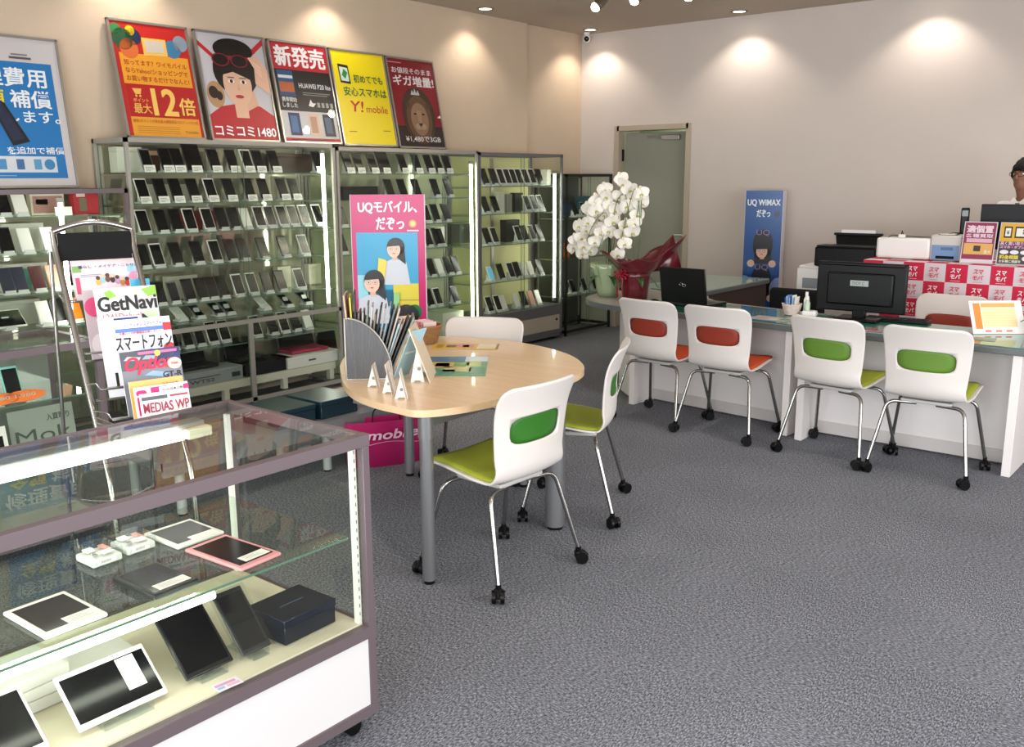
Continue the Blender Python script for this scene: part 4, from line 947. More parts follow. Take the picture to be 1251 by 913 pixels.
# ---------------------------------------------------------------- magazine rack
RK = Vector((-3.36, 1.70, 0)); RA = R(77)
t = thing('magazine_rack', 'chrome magazine rack with black header standing behind the front showcase', 'rack', RK, RA)
for sx in (-.135, .135):
    m = MB(); m.tube(fillet([(sx, .02, 1.40), (sx, .0, 1.33), (sx, -.46, .58), (sx, -.52, .03)], .06), .011, CHROME, 10); m.build('side_rail', t)
    m = MB(); m.tube([(sx*1.1, .02, 1.33), (sx*1.2, .12, .03)], .007, CHROME, 8); m.build('rear_leg', t)
m = MB(); m.tube([(-.135+.27*i/12, .02, 1.40+.03*math.sin(PI*i/12)) for i in range(13)], .012, CHROME, 10); m.build('top_bow', t)
m = MB(); m.box(-.125, -.005, 1.295, .125, .0, 1.395, BLKMAT, Matrix.Rotation(0, 4, 'X')); m.build('header_board', t)
RACK = t
m = MB(); m.tube([(-.135, -.517, .06), (.135, -.517, .06)], .008, CHROME, 8); m.build('cross_bar', t)
Mr = Matrix.Translation(RK) @ Matrix.Rotation(RA, 4, 'Z')
def magazine(label, u, v, dep, w_, h_, base, draw, tilt=-14, name='magazine', cat='magazine', dz=0):
    # (u, v) column and row of the middle of its top edge, dep its distance along the view
    top = ((u-625.5)/1145.86*cr - (v-456.5)/1145.86*cu + cf)*dep + Vector((0, 0, CAM_H)); ra = RA+R(dz)
    P = top - Vector((-math.sin(ra)*h_*math.sin(R(-tilt)), math.cos(ra)*h_*math.sin(R(-tilt)), h_*math.cos(R(tilt))))
    t = thing(name, label, cat, P, RA+R(dz), 'magazines in the chrome rack', R(tilt))
    L = Mr.inverted() @ P; x0, x1 = min(-.135, L.x-w_/2), max(.135, L.x+w_/2)
    ry = -.0-.47*(1.33-L.z)/.75 if L.z > .58 else -.47-.05*(.58-L.z)/.55
    g = MB(); g.tube([(-.135, ry, L.z+.004), (x0+.01, L.y-.008, L.z+.02), (x0+.02, L.y-.010, L.z-.004), (x1-.02, L.y-.010, L.z-.004), (x1-.01, L.y-.008, L.z+.02), (.135, ry, L.z+.004)], .003, CHROME, 6); g.box(x0+.02, L.y-.01, L.z-.004, x1-.02, L.y+.012, L.z-.001, CHROME); g.build('wire_tray', RACK)
    m = MB(); m.box(-w_/2, -.0025, 0, w_/2, .0025, h_, PAPER); m.build('pages', t)
    p = MB(); p.y0 = -.0027; p.clip = (-w_/2, w_/2, 0, h_); p.pr(-w_/2, 0, w_/2, h_, col(base, .3), 0)
    class A:
        def r(s, a, b, c, d, hx, l=1): p.pr((a-.5)*w_, b*h_, (c-.5)*w_, d*h_, col(hx, .3), l)
        def t(s, txt, a, b, c, d, hx, l=4, bold=.015, shear=0): p.pt(txt, (a-.5)*w_, b*h_, (c-.5)*w_, d*h_, col(hx), l, bold, shear)
        def e(s, a, b, rx, rz_, hx, l=2): p.pe((a-.5)*w_, b*h_, rx*w_, rz_*w_, col(hx, .3), l)
        def p(s, pts, hx, l=2): p.pp([((a-.5)*w_, b*h_) for a, b in pts], col(hx, .3), l)
    if draw: draw(A())
    p.build('cover', t); return t
def mg1(A):
    A.r(0, .88, 1, 1, '#e8dada'); A.t('暮らし ・メイケア・ニトリル', .08, .77, .96, .85, '#2a2a5a'); A.r(0, .68, .12, .84, '#8cb86a', 2)
    for i, c in enumerate(('#e8b84a', '#9ccbe0', '#7a4a2a', '#3a2a2a', '#c9a4c4', '#d98a4a', '#c94a4a')): A.e(.34+i*.07, .42+.06*math.sin(i*.8), .035, .05, c, 3); A.e(.34+i*.07, .52+.06*math.sin(i*.8), .03, .03, ['#5a3a2a', '#e8c8a8'][i % 2], 4)
    A.e(.88, .50, .09, .09, '#e89ab8', 3); A.e(.9, .70, .12, .09, '#a8d0e4', 2); A.r(.02, .15, .08, .55, '#d8507c', 3); A.r(.1, .6, .4, .62, '#9a9aaa', 3); A.r(.1, .56, .35, .58, '#9a9aaa', 3)
magazine('pink and white illustrated magazine, topmost in the chrome rack', 129, 316, 3.52, .245, .15, '#f0dde2', mg1)
magazine('white and pink catalogue peeking out behind the topmost magazine', 124, 305, 3.55, .235, .18, '#ead9de', lambda A: (A.r(.1, .9, .5, .92, '#444455'), A.r(.55, .9, .8, .91, '#777788')))
def mg2(A):
    A.t('GetNavi', .03, .62, .98, .86, '#141214', bold=.035); A.t('1241Debut!', .08, .46, .70, .58, '#d8607c', bold=0); A.p([(.15, .93), (.25, .97), (.35, .86), (.2, .82)], '#8cc84a', 3)
    A.r(.75, .4, .97, .6, '#c4dcb4', 2); A.p([(.58, .38), (.72, .55), (.85, .42), (.70, .33)], '#17181a', 4); A.p([(.75, .95), (1, 1), (1, .84), (.85, .82)], '#8cb84a', 3); A.t('特集', .06, .36, .2, .42, '#222222'); A.e(.3, .22, .3, .12, '#b8d49a', 2); A.e(.8, .2, .2, .1, '#c4283a', 3); A.r(.35, .2, .65, .32, '#15151a', 4); A.r(.38, .22, .62, .29, '#cfcfd2', 5)
magazine('white magazine titled GetNavi in heavy black letters in the chrome rack', 152, 351, 3.38, .215, .22, '#f0eeee', mg2, dz=1)
magazine('blue topped magazine peeking out behind the GetNavi magazine', 170, 341, 3.50, .07, .20, '#4ab4d8', None)
magazine('pink and grey magazine at the left behind the GetNavi magazine', 121, 354, 3.40, .12, .25, '#c9b8be', lambda A: (A.e(.3, .75, .3, .3, '#d8507c', 2), A.e(.35, .2, .3, .35, '#e4d8dc', 2)))
def mg3(A):
    A.t('ノートフォン スマートフォン', .20, .88, .90, .94, '#2a4aa0'); A.r(.05, .80, .9, .86, '#5a7ac0', 2); A.r(.86, .78, 1, .9, '#c42a3a', 3)
    A.t('スマートフォン', .02, .52, .98, .74, '#141216', bold=.02, shear=.1); A.t('今選ぶべき機種徹底比較しました', .10, .76, .82, .80, '#c42a3a'); A.t('2017', .42, .46, .62, .51, '#2a4aa0')
    A.t('徹底活用', .30, .34, .78, .46, '#2a4ab0', bold=.025); A.e(.92, .48, .11, .12, '#b8202e', 4); A.r(.05, .36, .25, .46, '#444a55', 3); A.r(.05, .1, .95, .3, '#c8ccd8', 2)
magazine('white magazine with black スマートフォン lettering in the chrome rack', 171, 389, 3.27, .20, .225, '#eceaf0', mg3, dz=1)
magazine('white and navy magazine at the left behind the smartphone magazine', 146, 387, 3.31, .15, .28, '#e8e8ee', lambda A: (A.r(.35, .8, .9, .98, '#24409a', 2), A.r(.4, .35, .8, .42, '#b83a2a', 2), A.r(.2, .1, .4, .3, '#222222', 2)))
def mg4(A):
    A.r(0, 0, 1, 1, '#7a7c86'); A.r(.25, .76, 1, 1, '#3a4a9c', 1); A.r(.30, .93, .95, .97, '#e86a9a', 3); A.r(0, .7, .5, .99, '#4a4c55', 2)
    A.p([(.05, .86), (.3, .84), (.34, .89), (.12, .92)], '#b8bcc4', 3); A.p([(.35, .85), (.6, .84), (.62, .89), (.42, .91)], '#9aa0aa', 3); A.e(.62, .93, .05, .05, '#e8dc4a', 4)
    A.t('Option', .06, .62, .88, .90, '#e0244a', bold=.03, shear=.35); A.e(.88, .74, .12, .10, '#e8c8b8', 5); A.t('506', .82, .72, .94, .76, '#b8404a', l=7)
    A.p([(.35, .60), (.65, .55), (.78, .60), (.5, .66)], '#8cb0dc', 3); A.t('GT-R', .66, .53, .98, .62, '#15151c', bold=.03)
magazine('car magazine titled Option in pink red script in the chrome rack', 182, 427, 3.19, .20, .215, '#8c92a4', mg4, dz=1)
magazine('orange magazine between the car magazine and the lowest book', 190, 463, 3.10, .175, .17, '#efb35e', lambda A: A.t('スマート本', .6, .86, .9, .91, '#c4602a'), dz=1)
def mg5(A):
    A.t('iP', .05, .35, .85, .95, '#d4207a', bold=.05); A.r(.45, .80, 1, .95, '#f2eaee', 6); A.t('ついに日本上陸!', .48, .85, .90, .91, '#222222', l=7); A.r(.9, .80, 1, .95, '#d4207a', 7)
magazine('white and magenta magazine directly behind the lowest book in the chrome rack', 196, 470, 3.07, .175, .14, '#f2eaee', mg5, dz=1)
def mg6(A):
    A.r(0, .96, 1, 1, '#cfc4c8', 2); A.r(.03, .84, .55, .92, '#4a4a50', 2); A.r(.60, .86, .97, .91, '#a83048', 2); A.t('MEDIAS WP', .04, .56, .97, .78, '#a02040', bold=.02); A.t('使い方がわかる本', .14, .38, .88, .52, '#2a2024', bold=.01); A.r(.1, .05, .5, .2, '#d8d0d4', 2)
magazine('white book titled MEDIAS WP, lowest in the chrome rack', 200, 478, 3.03, .157, .145, '#f4f0f2', mg6, dz=1)
# ---------------------------------------------------------------- front showcase
ALU = PURPLEAL; DECKM = mat('cream_deck', '#d3c9b4', .55); PANELW = mat('white_melamine', '#cfcccb', .35)
FX0, FX1, FY0, FY1, FT = -1.87, -2.52, -0.35, 1.66, .90
t = thing('display_counter', 'low glass display counter in the front left with tablets inside', 'display case', ((FX0+FX1)/2, (FY0+FY1)/2, 0))
T = Matrix.Translation((-(FX0+FX1)/2, -(FY0+FY1)/2, 0))
m = MB(); f = .034
for x, s_ in ((FX0, -1), (FX1, 1)):
    for y, q in ((FY0, 1), (FY1, -1)): m.rbox(x+s_*.012, y+q*.012, (FT+.05)/2, .024, .024, FT-.08, .001, ALU, 1, T)
for x, s_ in ((FX0, -1), (FX1, 1)):
    m.rbox(x+s_*.0125, (FY0+FY1)/2, FT-.017, .027, FY1-FY0+.004, .034, .001, ALU, 1, T)
    m.rbox(x+s_*.0125, (FY0+FY1)/2, .08, .027, FY1-FY0+.004, .032, .001, ALU, 1, T)
    m.rbox(x+s_*.0125, (FY0+FY1)/2, .322, .027, FY1-FY0+.004, .036, .001, ALU, 1, T)
for y, q in ((FY0, 1), (FY1, -1)):
    for z, h in ((FT-.017, .034), (.08, .032), (.322, .036)): m.rbox((FX0+FX1)/2, y+q*.012, z, FX0-FX1-.05, .024, h, .003, ALU, 1, T)
m.build('frame', t)
def bx(name, par, *a, T_=T):
    m = MB(); m.box(*a, M=T_) if False else m.box(a[0], a[1], a[2], a[3], a[4], a[5], a[6], T_); return m.build(name, par)
bx('top_glass', t, FX0-.024, FY0+.024, FT-.008, FX1+.024, FY1-.024, FT-.001, GLASS)
bx('front_glass', t, FX0-.008, FY0+.024, .34, FX0-.013, FY1-.024, FT-.034, GLASS)
bx('side_glass', t, FX1+.024, FY1-.008, .34, FX0-.024, FY1-.013, FT-.034, GLASS)
bx('side_glass', t, FX1+.024, FY0+.008, .34, FX0-.024, FY0+.013, FT-.034, GLASS)
bx('rear_sliding_glass', t, FX1+.008, FY0+.024, .34, FX1+.012, FY1-.85, FT-.034, GLASS)
bx('rear_sliding_glass', t, FX1+.014, FY1-.95, .34, FX1+.018, FY1-.024, FT-.034, GLASS)
bx('front_panel', t, FX0-.006, FY0+.024, .096, FX0-.012, FY1-.024, .304, PANELW)
bx('side_panel', t, FX1+.024, FY1-.006, .096, FX0-.024, FY1-.012, .304, PANELW)
bx('rear_panel', t, FX1+.006, FY0+.024, .096, FX1+.012, FY1-.024, .304, PANELW)
bx('deck', t, FX1+.026, FY0+.026, .325, FX0-.026, FY1-.026, .345, DECKM)
SZ = .605
m = MB(); m.box(FX0-.045, FY0+.04, SZ-.007, FX1+.03, FY1-.05, SZ, SHELFGLASS, T); m.box(FX0-.0435, FY0+.04, SZ-.0065, FX0-.045, FY1-.05, SZ-.0005, EDGE, T); m.build('glass_shelf', t)
for x, y in ((FX0-.034, FY1-.034), (FX1+.034, FY1-.034), (FX1+.034, FY0+.034), (FX0-.034, FY0+.034)):
    m = MB(); m.box(x-.009, y-.006, .345, x+.009, y+.006, FT-.036, WHITE, T)
    for k in range(20): m.box(x+.0085 if x > -2.2 else x-.0095, y-.001, .37+k*.025, x+.0095 if x > -2.2 else x-.0085, y+.001, .38+k*.025, BLKMAT, T)
    m.build('slotted_upright', t)
m = MB(); m.cyl((FX0-.075, FY0+.1, SZ-.030), (FX0-.075, 1.20, SZ-.030), .011, TUBE, M=T); m.build('shelf_lamp', t)
m = MB(); m.cyl((-2.40, FY0+.1, FT-.045), (-2.40, 1.42, FT-.045), .013, TUBE, M=T); m.build('top_lamp', t)
m = MB(); m.rbox(-2.40, 1.47, FT-.045, .03, .08, .03, .004, mat('lamp_holder', '#d6dcc4', .5), 1, T); m.rbox(-2.435, .6, FT-.024, .05, 1.8, .02, .003, mat('lamp_rail', '#8f8f8c', .4, .4), 1, T); m.build('lamp_holder', t)
for x in (FX0-.05, FX1+.05):
    for y in (FY0+.06, FY1-.06):
        m = MB(); m.cyl((x-.012, y, .028), (x+.012, y, .028), .027, BLACK, M=T); m.cyl((x, y, .03), (x, y, .064), .014, BLACK, M=T); m.build('caster', t)
# tablets on the glass shelf
def tablet(label, pts=None, c='#e6e3df', loc=None, rz=0, tilt=0, w_=.14, h_=.20, th=.008, tag_=None, z=SZ, scr='#2a2628', inset=(.012, .018), home=True, landscape=False, easel_=False):
    t = thing('tablet', label, 'tablet', loc, rz, None, tilt)
    m = MB(); m.rbox(0, 0, th/2, w_, h_, th, .004, col(c, .3), 2); m.build('body', t)
    m = MB(); m.box(-w_/2+inset[0], -h_/2+inset[1], th+.0001, w_/2-inset[0], h_/2-inset[1], th+.0006, mat('tablet_screen_'+scr[1:], scr, .15, spec=.22)); m.build('screen', t)
    if tag_:
        m = MB(); a, b, c_, d = tag_; m.box(a, b, th+.0008, c_, d, th+.0016, PAPER)
        for i in range(3): m.box(a+(c_-a)*.12, b+(d-b)*(.25+.22*i), th+.0017, a+(c_-a)*(.85-.15*i), b+(d-b)*(.275+.22*i), th+.0019, GREYCARD)
        m.build('price_label', t)
    return t
def flat(label, p0, p1, p2, th, **k):
    # lies flat, from three corners (far left, far right, near right)
    a, b, c = Vector(p0), Vector(p1), Vector(p2); ctr = (a+c)/2; ax = (b-a); ang = math.atan2(ax.y, ax.x)
    return tablet(label, loc=(ctr.x, ctr.y, SZ+.001), rz=ang, w_=ax.length, h_=(c-b).length, th=th, **k)
flat('white tablet with a grey screen at the rear of the glass shelf', (-2.362, 1.262), (-2.366, 1.41), (-2.20, 1.40), .010, tag_=(-.02, -.078, .06, -.045), scr='#56565a')
flat('rose pink tablet with a black screen on the glass shelf', (-2.17, 1.272), (-2.18, 1.405), (-1.95, 1.404), .010, c='#e59aa0', tag_=(-.03, -.09, .05, -.055), scr='#1b1418')
flat('black tablet with a white price tag lying on the glass shelf', (-2.135, 1.045), (-2.14, 1.168), (-1.96, 1.172), .016, c='#1a1a1c', tag_=(-.035, -.075, .05, -.04), scr='#161618', inset=(.01, .012))
flat('white tablet nearest the left edge of the photo on the glass shelf', (-2.16, .795), (-2.165, .94), (-1.97, .945), .010, tag_=(-.01, -.085, .065, -.045), scr='#241c1c')
for i, (x, y, lab) in enumerate(((-2.295, 1.093, 'nearer'), (-2.305, 1.192, 'farther'))):
    t = thing('earphone_case', 'clear square box of white earphones on the glass shelf, the %s of two' % lab, 'box', (x, y, SZ+.001), R(2), 'earphone boxes')
    m = MB(); m.rbox(0, 0, .011, .088, .082, .020, .005, WHITE, 2); m.build('tray', t)
    m = MB(); m.rbox(0, 0, .0215, .094, .088, .041, .006, ACRYL, 2); m.build('clear_lid', t)
    m = MB(); m.rbox(-.02, -.015, .028, .03, .026, .006, .002, PAPER, 1); m.rbox(.02, .01, .028, .025, .03, .005, .002, PAPER, 1); m.rbox(-.01, .022, .028, .045, .016, .004, .001, col('#e09a8c'), 1); m.rbox(.02, -.022, .028, .02, .012, .004, .001, GREYCARD, 1); m.build('contents', t)
    m = MB(); m.y0 = 0; m.box(.0475, -.03, .008, .0482, .02, .022, PAPER)
    for k in range(9): m.box(.0482, -.02+k*.003, .011, .0486, -.0185+k*.003, .018, GREYCARD)
    m.build('barcode_label', t)
# things on the deck
DZ_ = .346
def lean(label, ya, yb, x, h_, c, scr, ang=38, z=DZ_, tag_=None, roll=0, easel_=True, inset=(.008, .014), plastic=False):
    w_ = yb-ya; ty = (ya+yb)/2
    t = tablet(label, loc=(x, ty, z+.004), rz=R(90), tilt=0, w_=w_, h_=h_, th=.008, c=c, scr=scr, tag_=tag_, inset=inset)
    # stand it up: body lies in local xy, rotate about x
    a = R(ang); t.rotation_euler = (a, 0, R(90))
    off = Vector((0, h_/2, 0)); e = Euler((a, 0, R(90))); o = e.to_matrix() @ off
    t.location = Vector((x, ty, z+.012)) + o
    if plastic:
        m = MB(); m.box(-w_/2-.006, -h_/2-.004, -.003, w_/2+.006, h_/2+.004, .014, ACRYL); m.build('plastic_sleeve', t)
    s = thing('acrylic_easel', 'clear acrylic easel holding the %s' % label.split(' leaning')[0], 'stand', (x, ty, z+.001), R(90), 'acrylic easels in the display counter')
    m = MB(); L = .11
    m.box(-w_*.28, -.022, 0, w_*.28, .10, .003, ACRYL); m.box(-w_*.28, -.022, 0, w_*.28, -.019, .02, ACRYL)
    Mx = Matrix(((0, 0, 1, 0), (1, 0, 0, 0), (0, 1, 0, 0), (0, 0, 0, 1)))
    m.prism([(.004, .003), (.096, .003), (.09, .003+.068*math.tan(a))], -.012, .012, ACRYL, Mx); m.build('support', s)
    return t
lean('white tablet on its long side leaning in the display counter', .85, 1.07, -1.965, .145, '#ece9e6', '#0c0c0e', 40, tag_=(.03, -.03, .075, .055))
lean('black tablet leaning upright in the display counter', 1.125, 1.262, -1.975, .205, '#131315', '#0a0a0c', 42)
lean('black tablet in a clear sleeve leaning beside the navy box', 1.285, 1.375, -1.97, .185, '#2a2a2c', '#1a1a1c', 46, plastic=True)
lean('white tablet at the bottom left corner of the photo leaning in the counter', .52, .785, -1.965, .17, '#ece9e6', '#1c1a1c', 36)
t = thing('navy_box', 'dark navy blue box on the cream deck of the display counter', 'box', (-2.03, 1.495, DZ_), R(92))
m = MB(); m.rbox(0, 0, .028, .18, .155, .054, .002, col('#0a1020', .4), 1); m.build('base', t); m = MB(); m.rbox(0, 0, .062, .184, .16, .022, .002, col('#0c1326', .4), 1); m.y0 = 0; m.box(-.04, -.002, .0732, .04, .002, .0735, col('#4a5a84')); m.build('lid', t)
t = thing('price_card', 'small lilac price card lying on the cream deck before the black tablet', 'card', (-1.905, 1.195, DZ_+.001), R(85))
m = MB(); m.box(-.035, -.02, 0, .035, .02, .001, col('#e0d4ea')); m.box(-.03, .0, .0012, .025, .012, .0014, col('#c890b0')); m.box(-.03, -.014, .0012, -.01, -.003, .0014, col('#8aa8d8')); m.box(-.005, -.014, .0012, .03, -.003, .0014, col('#d8a8c0')); m.build('card', t)
for i in range(3):
    t = thing('white_box', 'flat white tablet box behind the leaning tablets, %s of the stack of three' % ['bottom', 'middle', 'top'][i], 'box', (-2.22, .80+.008*i, DZ_+.001+i*.031), R(92+2*i), 'white tablet boxes')
    m = MB(); m.rbox(0, 0, .015, .21, .15, .030, .002, col('#dcdad8', .4), 1); m.build('box_body', t); m = MB(); m.box(-.09, -.0755, .008, -.02, -.0752, .02, col('#b8c4d0')); m.build('label', t)
t = thing('white_box', 'tall white tablet box lying behind the white leaning tablet', 'box', (-2.20, 1.01, DZ_+.001), R(88), 'white tablet boxes')
m = MB(); m.rbox(0, 0, .025, .19, .20, .05, .002, col('#dddad6', .4), 1); m.build('box_body', t); m = MB(); m.box(-.08, -.1006, .01, .06, -.1002, .03, col('#8f9298')); m.build('label', t)

# ---------------------------------------------------------------- low showcase left of the rack
LX0, LX1, LY0, LY1, LT = -3.95, -4.45, .7, 1.985, .90
t = thing('glass_counter', 'low glass counter with bronze frame behind the magazine rack, holding white cards', 'display case', ((LX0+LX1)/2, (LY0+LY1)/2, 0))
T2 = Matrix.Translation((-(LX0+LX1)/2, -(LY0+LY1)/2, 0))
m = MB()
for x, s_ in ((LX0, -1), (LX1, 1)):
    for y, q in ((LY0, 1), (LY1, -1)): m.box(x, y, 0, x+s_*.028, y+q*.028, LT, ALU, T2)
    for z in (LT-.03, .06): m.box(x, LY0, z, x+s_*.028, LY1, z+.03, ALU, T2)
for y, q in ((LY0, 1), (LY1, -1)):
    for z in (LT-.03, .06): m.box(LX0, y, z, LX1, y+q*.028, z+.03, ALU, T2)
m.build('frame', t)
bx('top_glass', t, LX0-.028, LY0+.028, LT-.008, LX1+.028, LY1-.028, LT-.001, GLASS, T_=T2)
bx('front_glass', t, LX0-.006, LY0+.028, .09, LX0-.011, LY1-.028, LT-.03, GLASS, T_=T2)
bx('side_glass', t, LX0-.028, LY1-.006, .09, LX1+.028, LY1-.011, LT-.03, GLASS, T_=T2)
bx('deck', t, LX0-.03, LY0+.03, .07, LX1+.03, LY1-.03, .09, mat('counter_deck', '#9a9c92', .5), T_=T2)
for z in (.665, .42):
    m = MB(); m.box(LX0-.05, LY0+.03, z-.007, LX1+.03, LY1-.03, z, SHELFGLASS, T2); m.box(LX0-.0485, LY0+.03, z-.0065, LX0-.05, LY1-.03, z-.0005, EDGE, T2); m.build('shelf', t)
m = MB(); m.box(LX1+.03, LY0+.03, .09, LX1+.034, LY1-.03, LT-.03, mat('counter_mirror', '#9fa69c', .1, .6), T2); m.build('rear_panel', t)
for i, u in enumerate((17, -16)):
    y = yat(u, -4.06, 480); put('e' if i == 0 else 'k', -4.08, y, .665, ['teal framed one on the upper shelf of the low glass counter', 'upright at the left end of the low glass counter'][i], tilt=R(-20))
    t = thing('price_sign', 'orange oval price sign before the %s phone in the low glass counter' % ['teal', 'black'][i], 'sign', (-4.02, y+.03, .666), R(90), tilt=R(-20))
    m = MB(); m.add([(.085*math.cos(k*2*PI/28)*(1+.06*(k % 2)), 0, .028+.024*math.sin(k*2*PI/28)*(1+.06*(k % 2))) for k in range(28)]+[(.085*math.cos(k*2*PI/28)*(1+.06*(k % 2)), .002, .028+.024*math.sin(k*2*PI/28)*(1+.06*(k % 2))) for k in range(28)], [tuple(range(28)), tuple(reversed(range(28, 56)))]+[(k, k+28, (k+1) % 28+28, (k+1) % 28) for k in range(28)], col('#f07a34', .4))
    m.y0 = 0; m.pt('SALE' if False else '1,980', -.04, .02, .045, .038, col('#d9b8a0'), 3); m.build('oval', t)
for i, (y0_, y1_, w2_) in enumerate(((1.20, 1.45, 0), (1.455, 1.60, 1))):
    t = thing('letter_card', ['white card lettered OK with black squares in the low glass counter', 'white card lettered K with black squares, beside the OK card'][i], 'card', (-4.02-.03*i, (y0_+y1_)/2, .421), R(90), 'lettered cards in the low counter', tilt=R(-12))
    W_ = y1_-y0_; m = MB(); m.box(-W_/2, 0, 0, W_/2, .002, .15, PAPER); m.build('card', t)
    m = MB()
    if i == 0:
        m.pt('O', -.10, .055, -.055, .11, BLKMAT, 2, 0); m.pt('K', -.03, .055, .02, .11, BLKMAT, 2, 0); m.pr(.05, .06, .10, .11, BLKMAT, 2); m.pr(.045, .02, .115, .04, BLKMAT, 2); m.pr(-.06, .02, .03, .04, BLKMAT, 2)
    else: m.pt('K', -.06, .055, -.02, .11, BLKMAT, 2, 0); m.pr(.01, .06, .055, .11, BLKMAT, 2); m.pr(-.02, .02, .06, .04, BLKMAT, 2)
    m.build('lettering', t)
t = thing('shop_card', 'grey green card with black lettering beside the K card in the low counter', 'card', (-4.10, 1.77, .421), R(90), tilt=R(-8))
m = MB(); m.box(-.14, 0, 0, .14, .002, .19, col('#8f968c')); m.build('card', t)
m = MB(); m.pt('入買取り', .02, .125, .12, .155, col('#2a2e2a'), 2); m.pt('Mok', -.12, .04, .12, .10, col('#39463c'), 2, 0); m.build('lettering', t)

# ---------------------------------------------------------------- counter
LAM = mat('counter_laminate', '#e4dedb', .45); SLAB = mat('counter_edge_grey', '#5d6263', .4); TOPM = mat('counter_top_speckle', '#a49d96', .25, noise=.12, nscale=60)
TEAL = mat('teal_desk_mat', '#3f8f7d', .08, coat=.4); GREEN = mat('green_desk_mat', '#0f5e4e', .08, coat=.4)
CZ = .70
t = thing('service_counter', 'long white service counter on the right with a green desk mat', 'counter', (-1.58, 5.66, 0)); Tc = Matrix.Translation((1.58, -5.66, 0))
m = MB(); m.rbox(-1.573, 5.675, CZ-.018, 1.25, .63, .036, .006, SLAB, 2, Tc); m.build('counter_top', t)
m = MB(); m.box(-2.18, 5.385, CZ+.0005, -.965, 5.97, CZ+.004, TEAL, Tc); m.build('desk_mat', t)
for x in (-2.165, -1.01):
    m = MB(); m.rbox(x, 5.68, (CZ-.036)/2, .045, .58, CZ-.038, .002, LAM, 1, Tc); m.build('end_panel', t)
m = MB(); m.box(-2.14, 5.63, .01, -1.035, 5.65, CZ-.04, LAM, Tc); m.box(-2.14, 5.622, .01, -1.035, 5.631, .085, mat('kick_board', '#c9c3c0', .5), Tc); m.build('front_panel', t)
t = thing('reception_counter', 'rounded white counter end on the left carrying the orchids and the laptop', 'counter', (-2.2, 5.38, 0), R(-5.5)); 
m = MB()
pts = [(-.003, 0), (-1.33, 0), (-1.52, .02), (-1.70, .08), (-1.84, .19), (-1.93, .36), (-1.96, .56), (-1.94, .78), (-1.88, 1.0), (-1.28, 1.06), (-1.10, .80), (-.9, .70), (-.003, .66)]
# rounded end as a smooth curve
arc = catmull([(-1.25, 0, 0), (-1.42, .005, 0), (-1.60, .045, 0), (-1.76, .13, 0), (-1.88, .27, 0), (-1.945, .46, 0), (-1.95, .68, 0), (-1.91, .88, 0)], 5)
outline = [(-.006, 0), (-1.2, 0)]+[(p.x, p.y) for p in arc]+[(-1.86, .985), (-1.24, .93), (-1.15, .80), (-1.0, .69), (-.85, .655), (-.068, .62)]
m.prism(outline, CZ-.036, CZ, SLAB); m.build('counter_top', t)
m = MB(); m.prism([(x*.994-.006, y*.985+.008) for x, y in outline], CZ+.0003, CZ+.0018, TOPM); m.build('top_surface', t)
m = MB(); m.prism([(-.01, .02), (-1.30, .02), (-1.30, .58), (-.072, .58)], CZ+.002, CZ+.006, GREEN); m.build('desk_mat', t)
for x in (-.082, -1.275):
    m = MB(); m.rbox(x, .30, (CZ-.036)/2, .045, .50, CZ-.038, .002, LAM, 1); m.build('end_panel', t)
m = MB(); m.box(-1.25, .28, .01, -.107, .30, CZ-.04, LAM); m.box(-1.25, .272, .01, -.107, .281, .085, MATS['kick_board']); m.build('front_panel', t)
m = MB(); a = [(-1.30, .16), (-1.46, .24), (-1.60, .34), (-1.72, .47), (-1.76, .60)]
m.prism(a+[(x+.014, y+.014) for x, y in reversed(a)], .01, CZ-.04, LAM); m.build('curved_panel', t)
t = thing('side_desk', 'dark brown desk with green glass top behind the orchids, reaching to the back wall', 'desk', (-3.80, 7.2, 0))
m = MB(); m.rbox(0, 0, CZ-.018, .64, 1.25, .036, .004, SLAB, 1); m.box(-.315, -.62, CZ+.0005, .315, .62, CZ+.006, mat('pale_teal_glass', '#8fb0a4', .1, coat=.3)); m.build('desk_top', t)
m = MB(); m.box(.28, -.60, .01, .30, .60, CZ-.04, mat('dark_brown_board', '#3a2a26', .5)); m.build('side_board', t)
for y in (-.58, .58): m = MB(); m.box(-.30, y-.012, .0, .275, y+.012, CZ-.04, MATS['dark_brown_board']); m.build('leg_panel', t)
CT = CZ+.0065; CT2 = CZ+.005
# papers under the glass
def cflyer(label, x, y, deg, w_, h_, base, items, z=CT2): return sheet(label, x, y, deg, w_, h_, base, items, z=z, group='flyers on the counters')
cflyer('pink lettered flyer under the screen of the monitor on the counter', -1.72, 5.45, 4, .22, .09, '#d9c4c4', [(.05, .55, .9, .85, '#c86a7a'), (.05, .15, .6, .4, '#5a6a9c')])
cflyer('white and blue flyer on the counter right of the monitor', -1.42, 5.50, -6, .20, .12, '#c4ccd0', [(.1, .55, .8, .9, '#6a7a94'), (.1, .1, .5, .45, '#b84a5a')])
cflyer('grey green flyer on the counter before the orange table card', -1.24, 5.56, 8, .16, .12, '#8fa89a', [(.1, .2, .9, .4, '#587a6a')])
cflyer('pale floral flyer on the counter before the white basket', -2.45, 5.56, -5, .26, .16, '#a8b0a0', [(.1, .3, .4, .8, '#c88a94'), (.45, .2, .7, .6, '#d8c8b8'), (.72, .4, .95, .85, '#5a8a78')], z=CT)
cflyer('pink and white printed sheet on the counter behind the second red slotted chair', -2.70, 5.52, -4, .24, .12, '#c4a8a8', [(.1, .2, .5, .7, '#7a4a5a'), (.55, .3, .9, .8, '#d8c8c0')], z=CT)
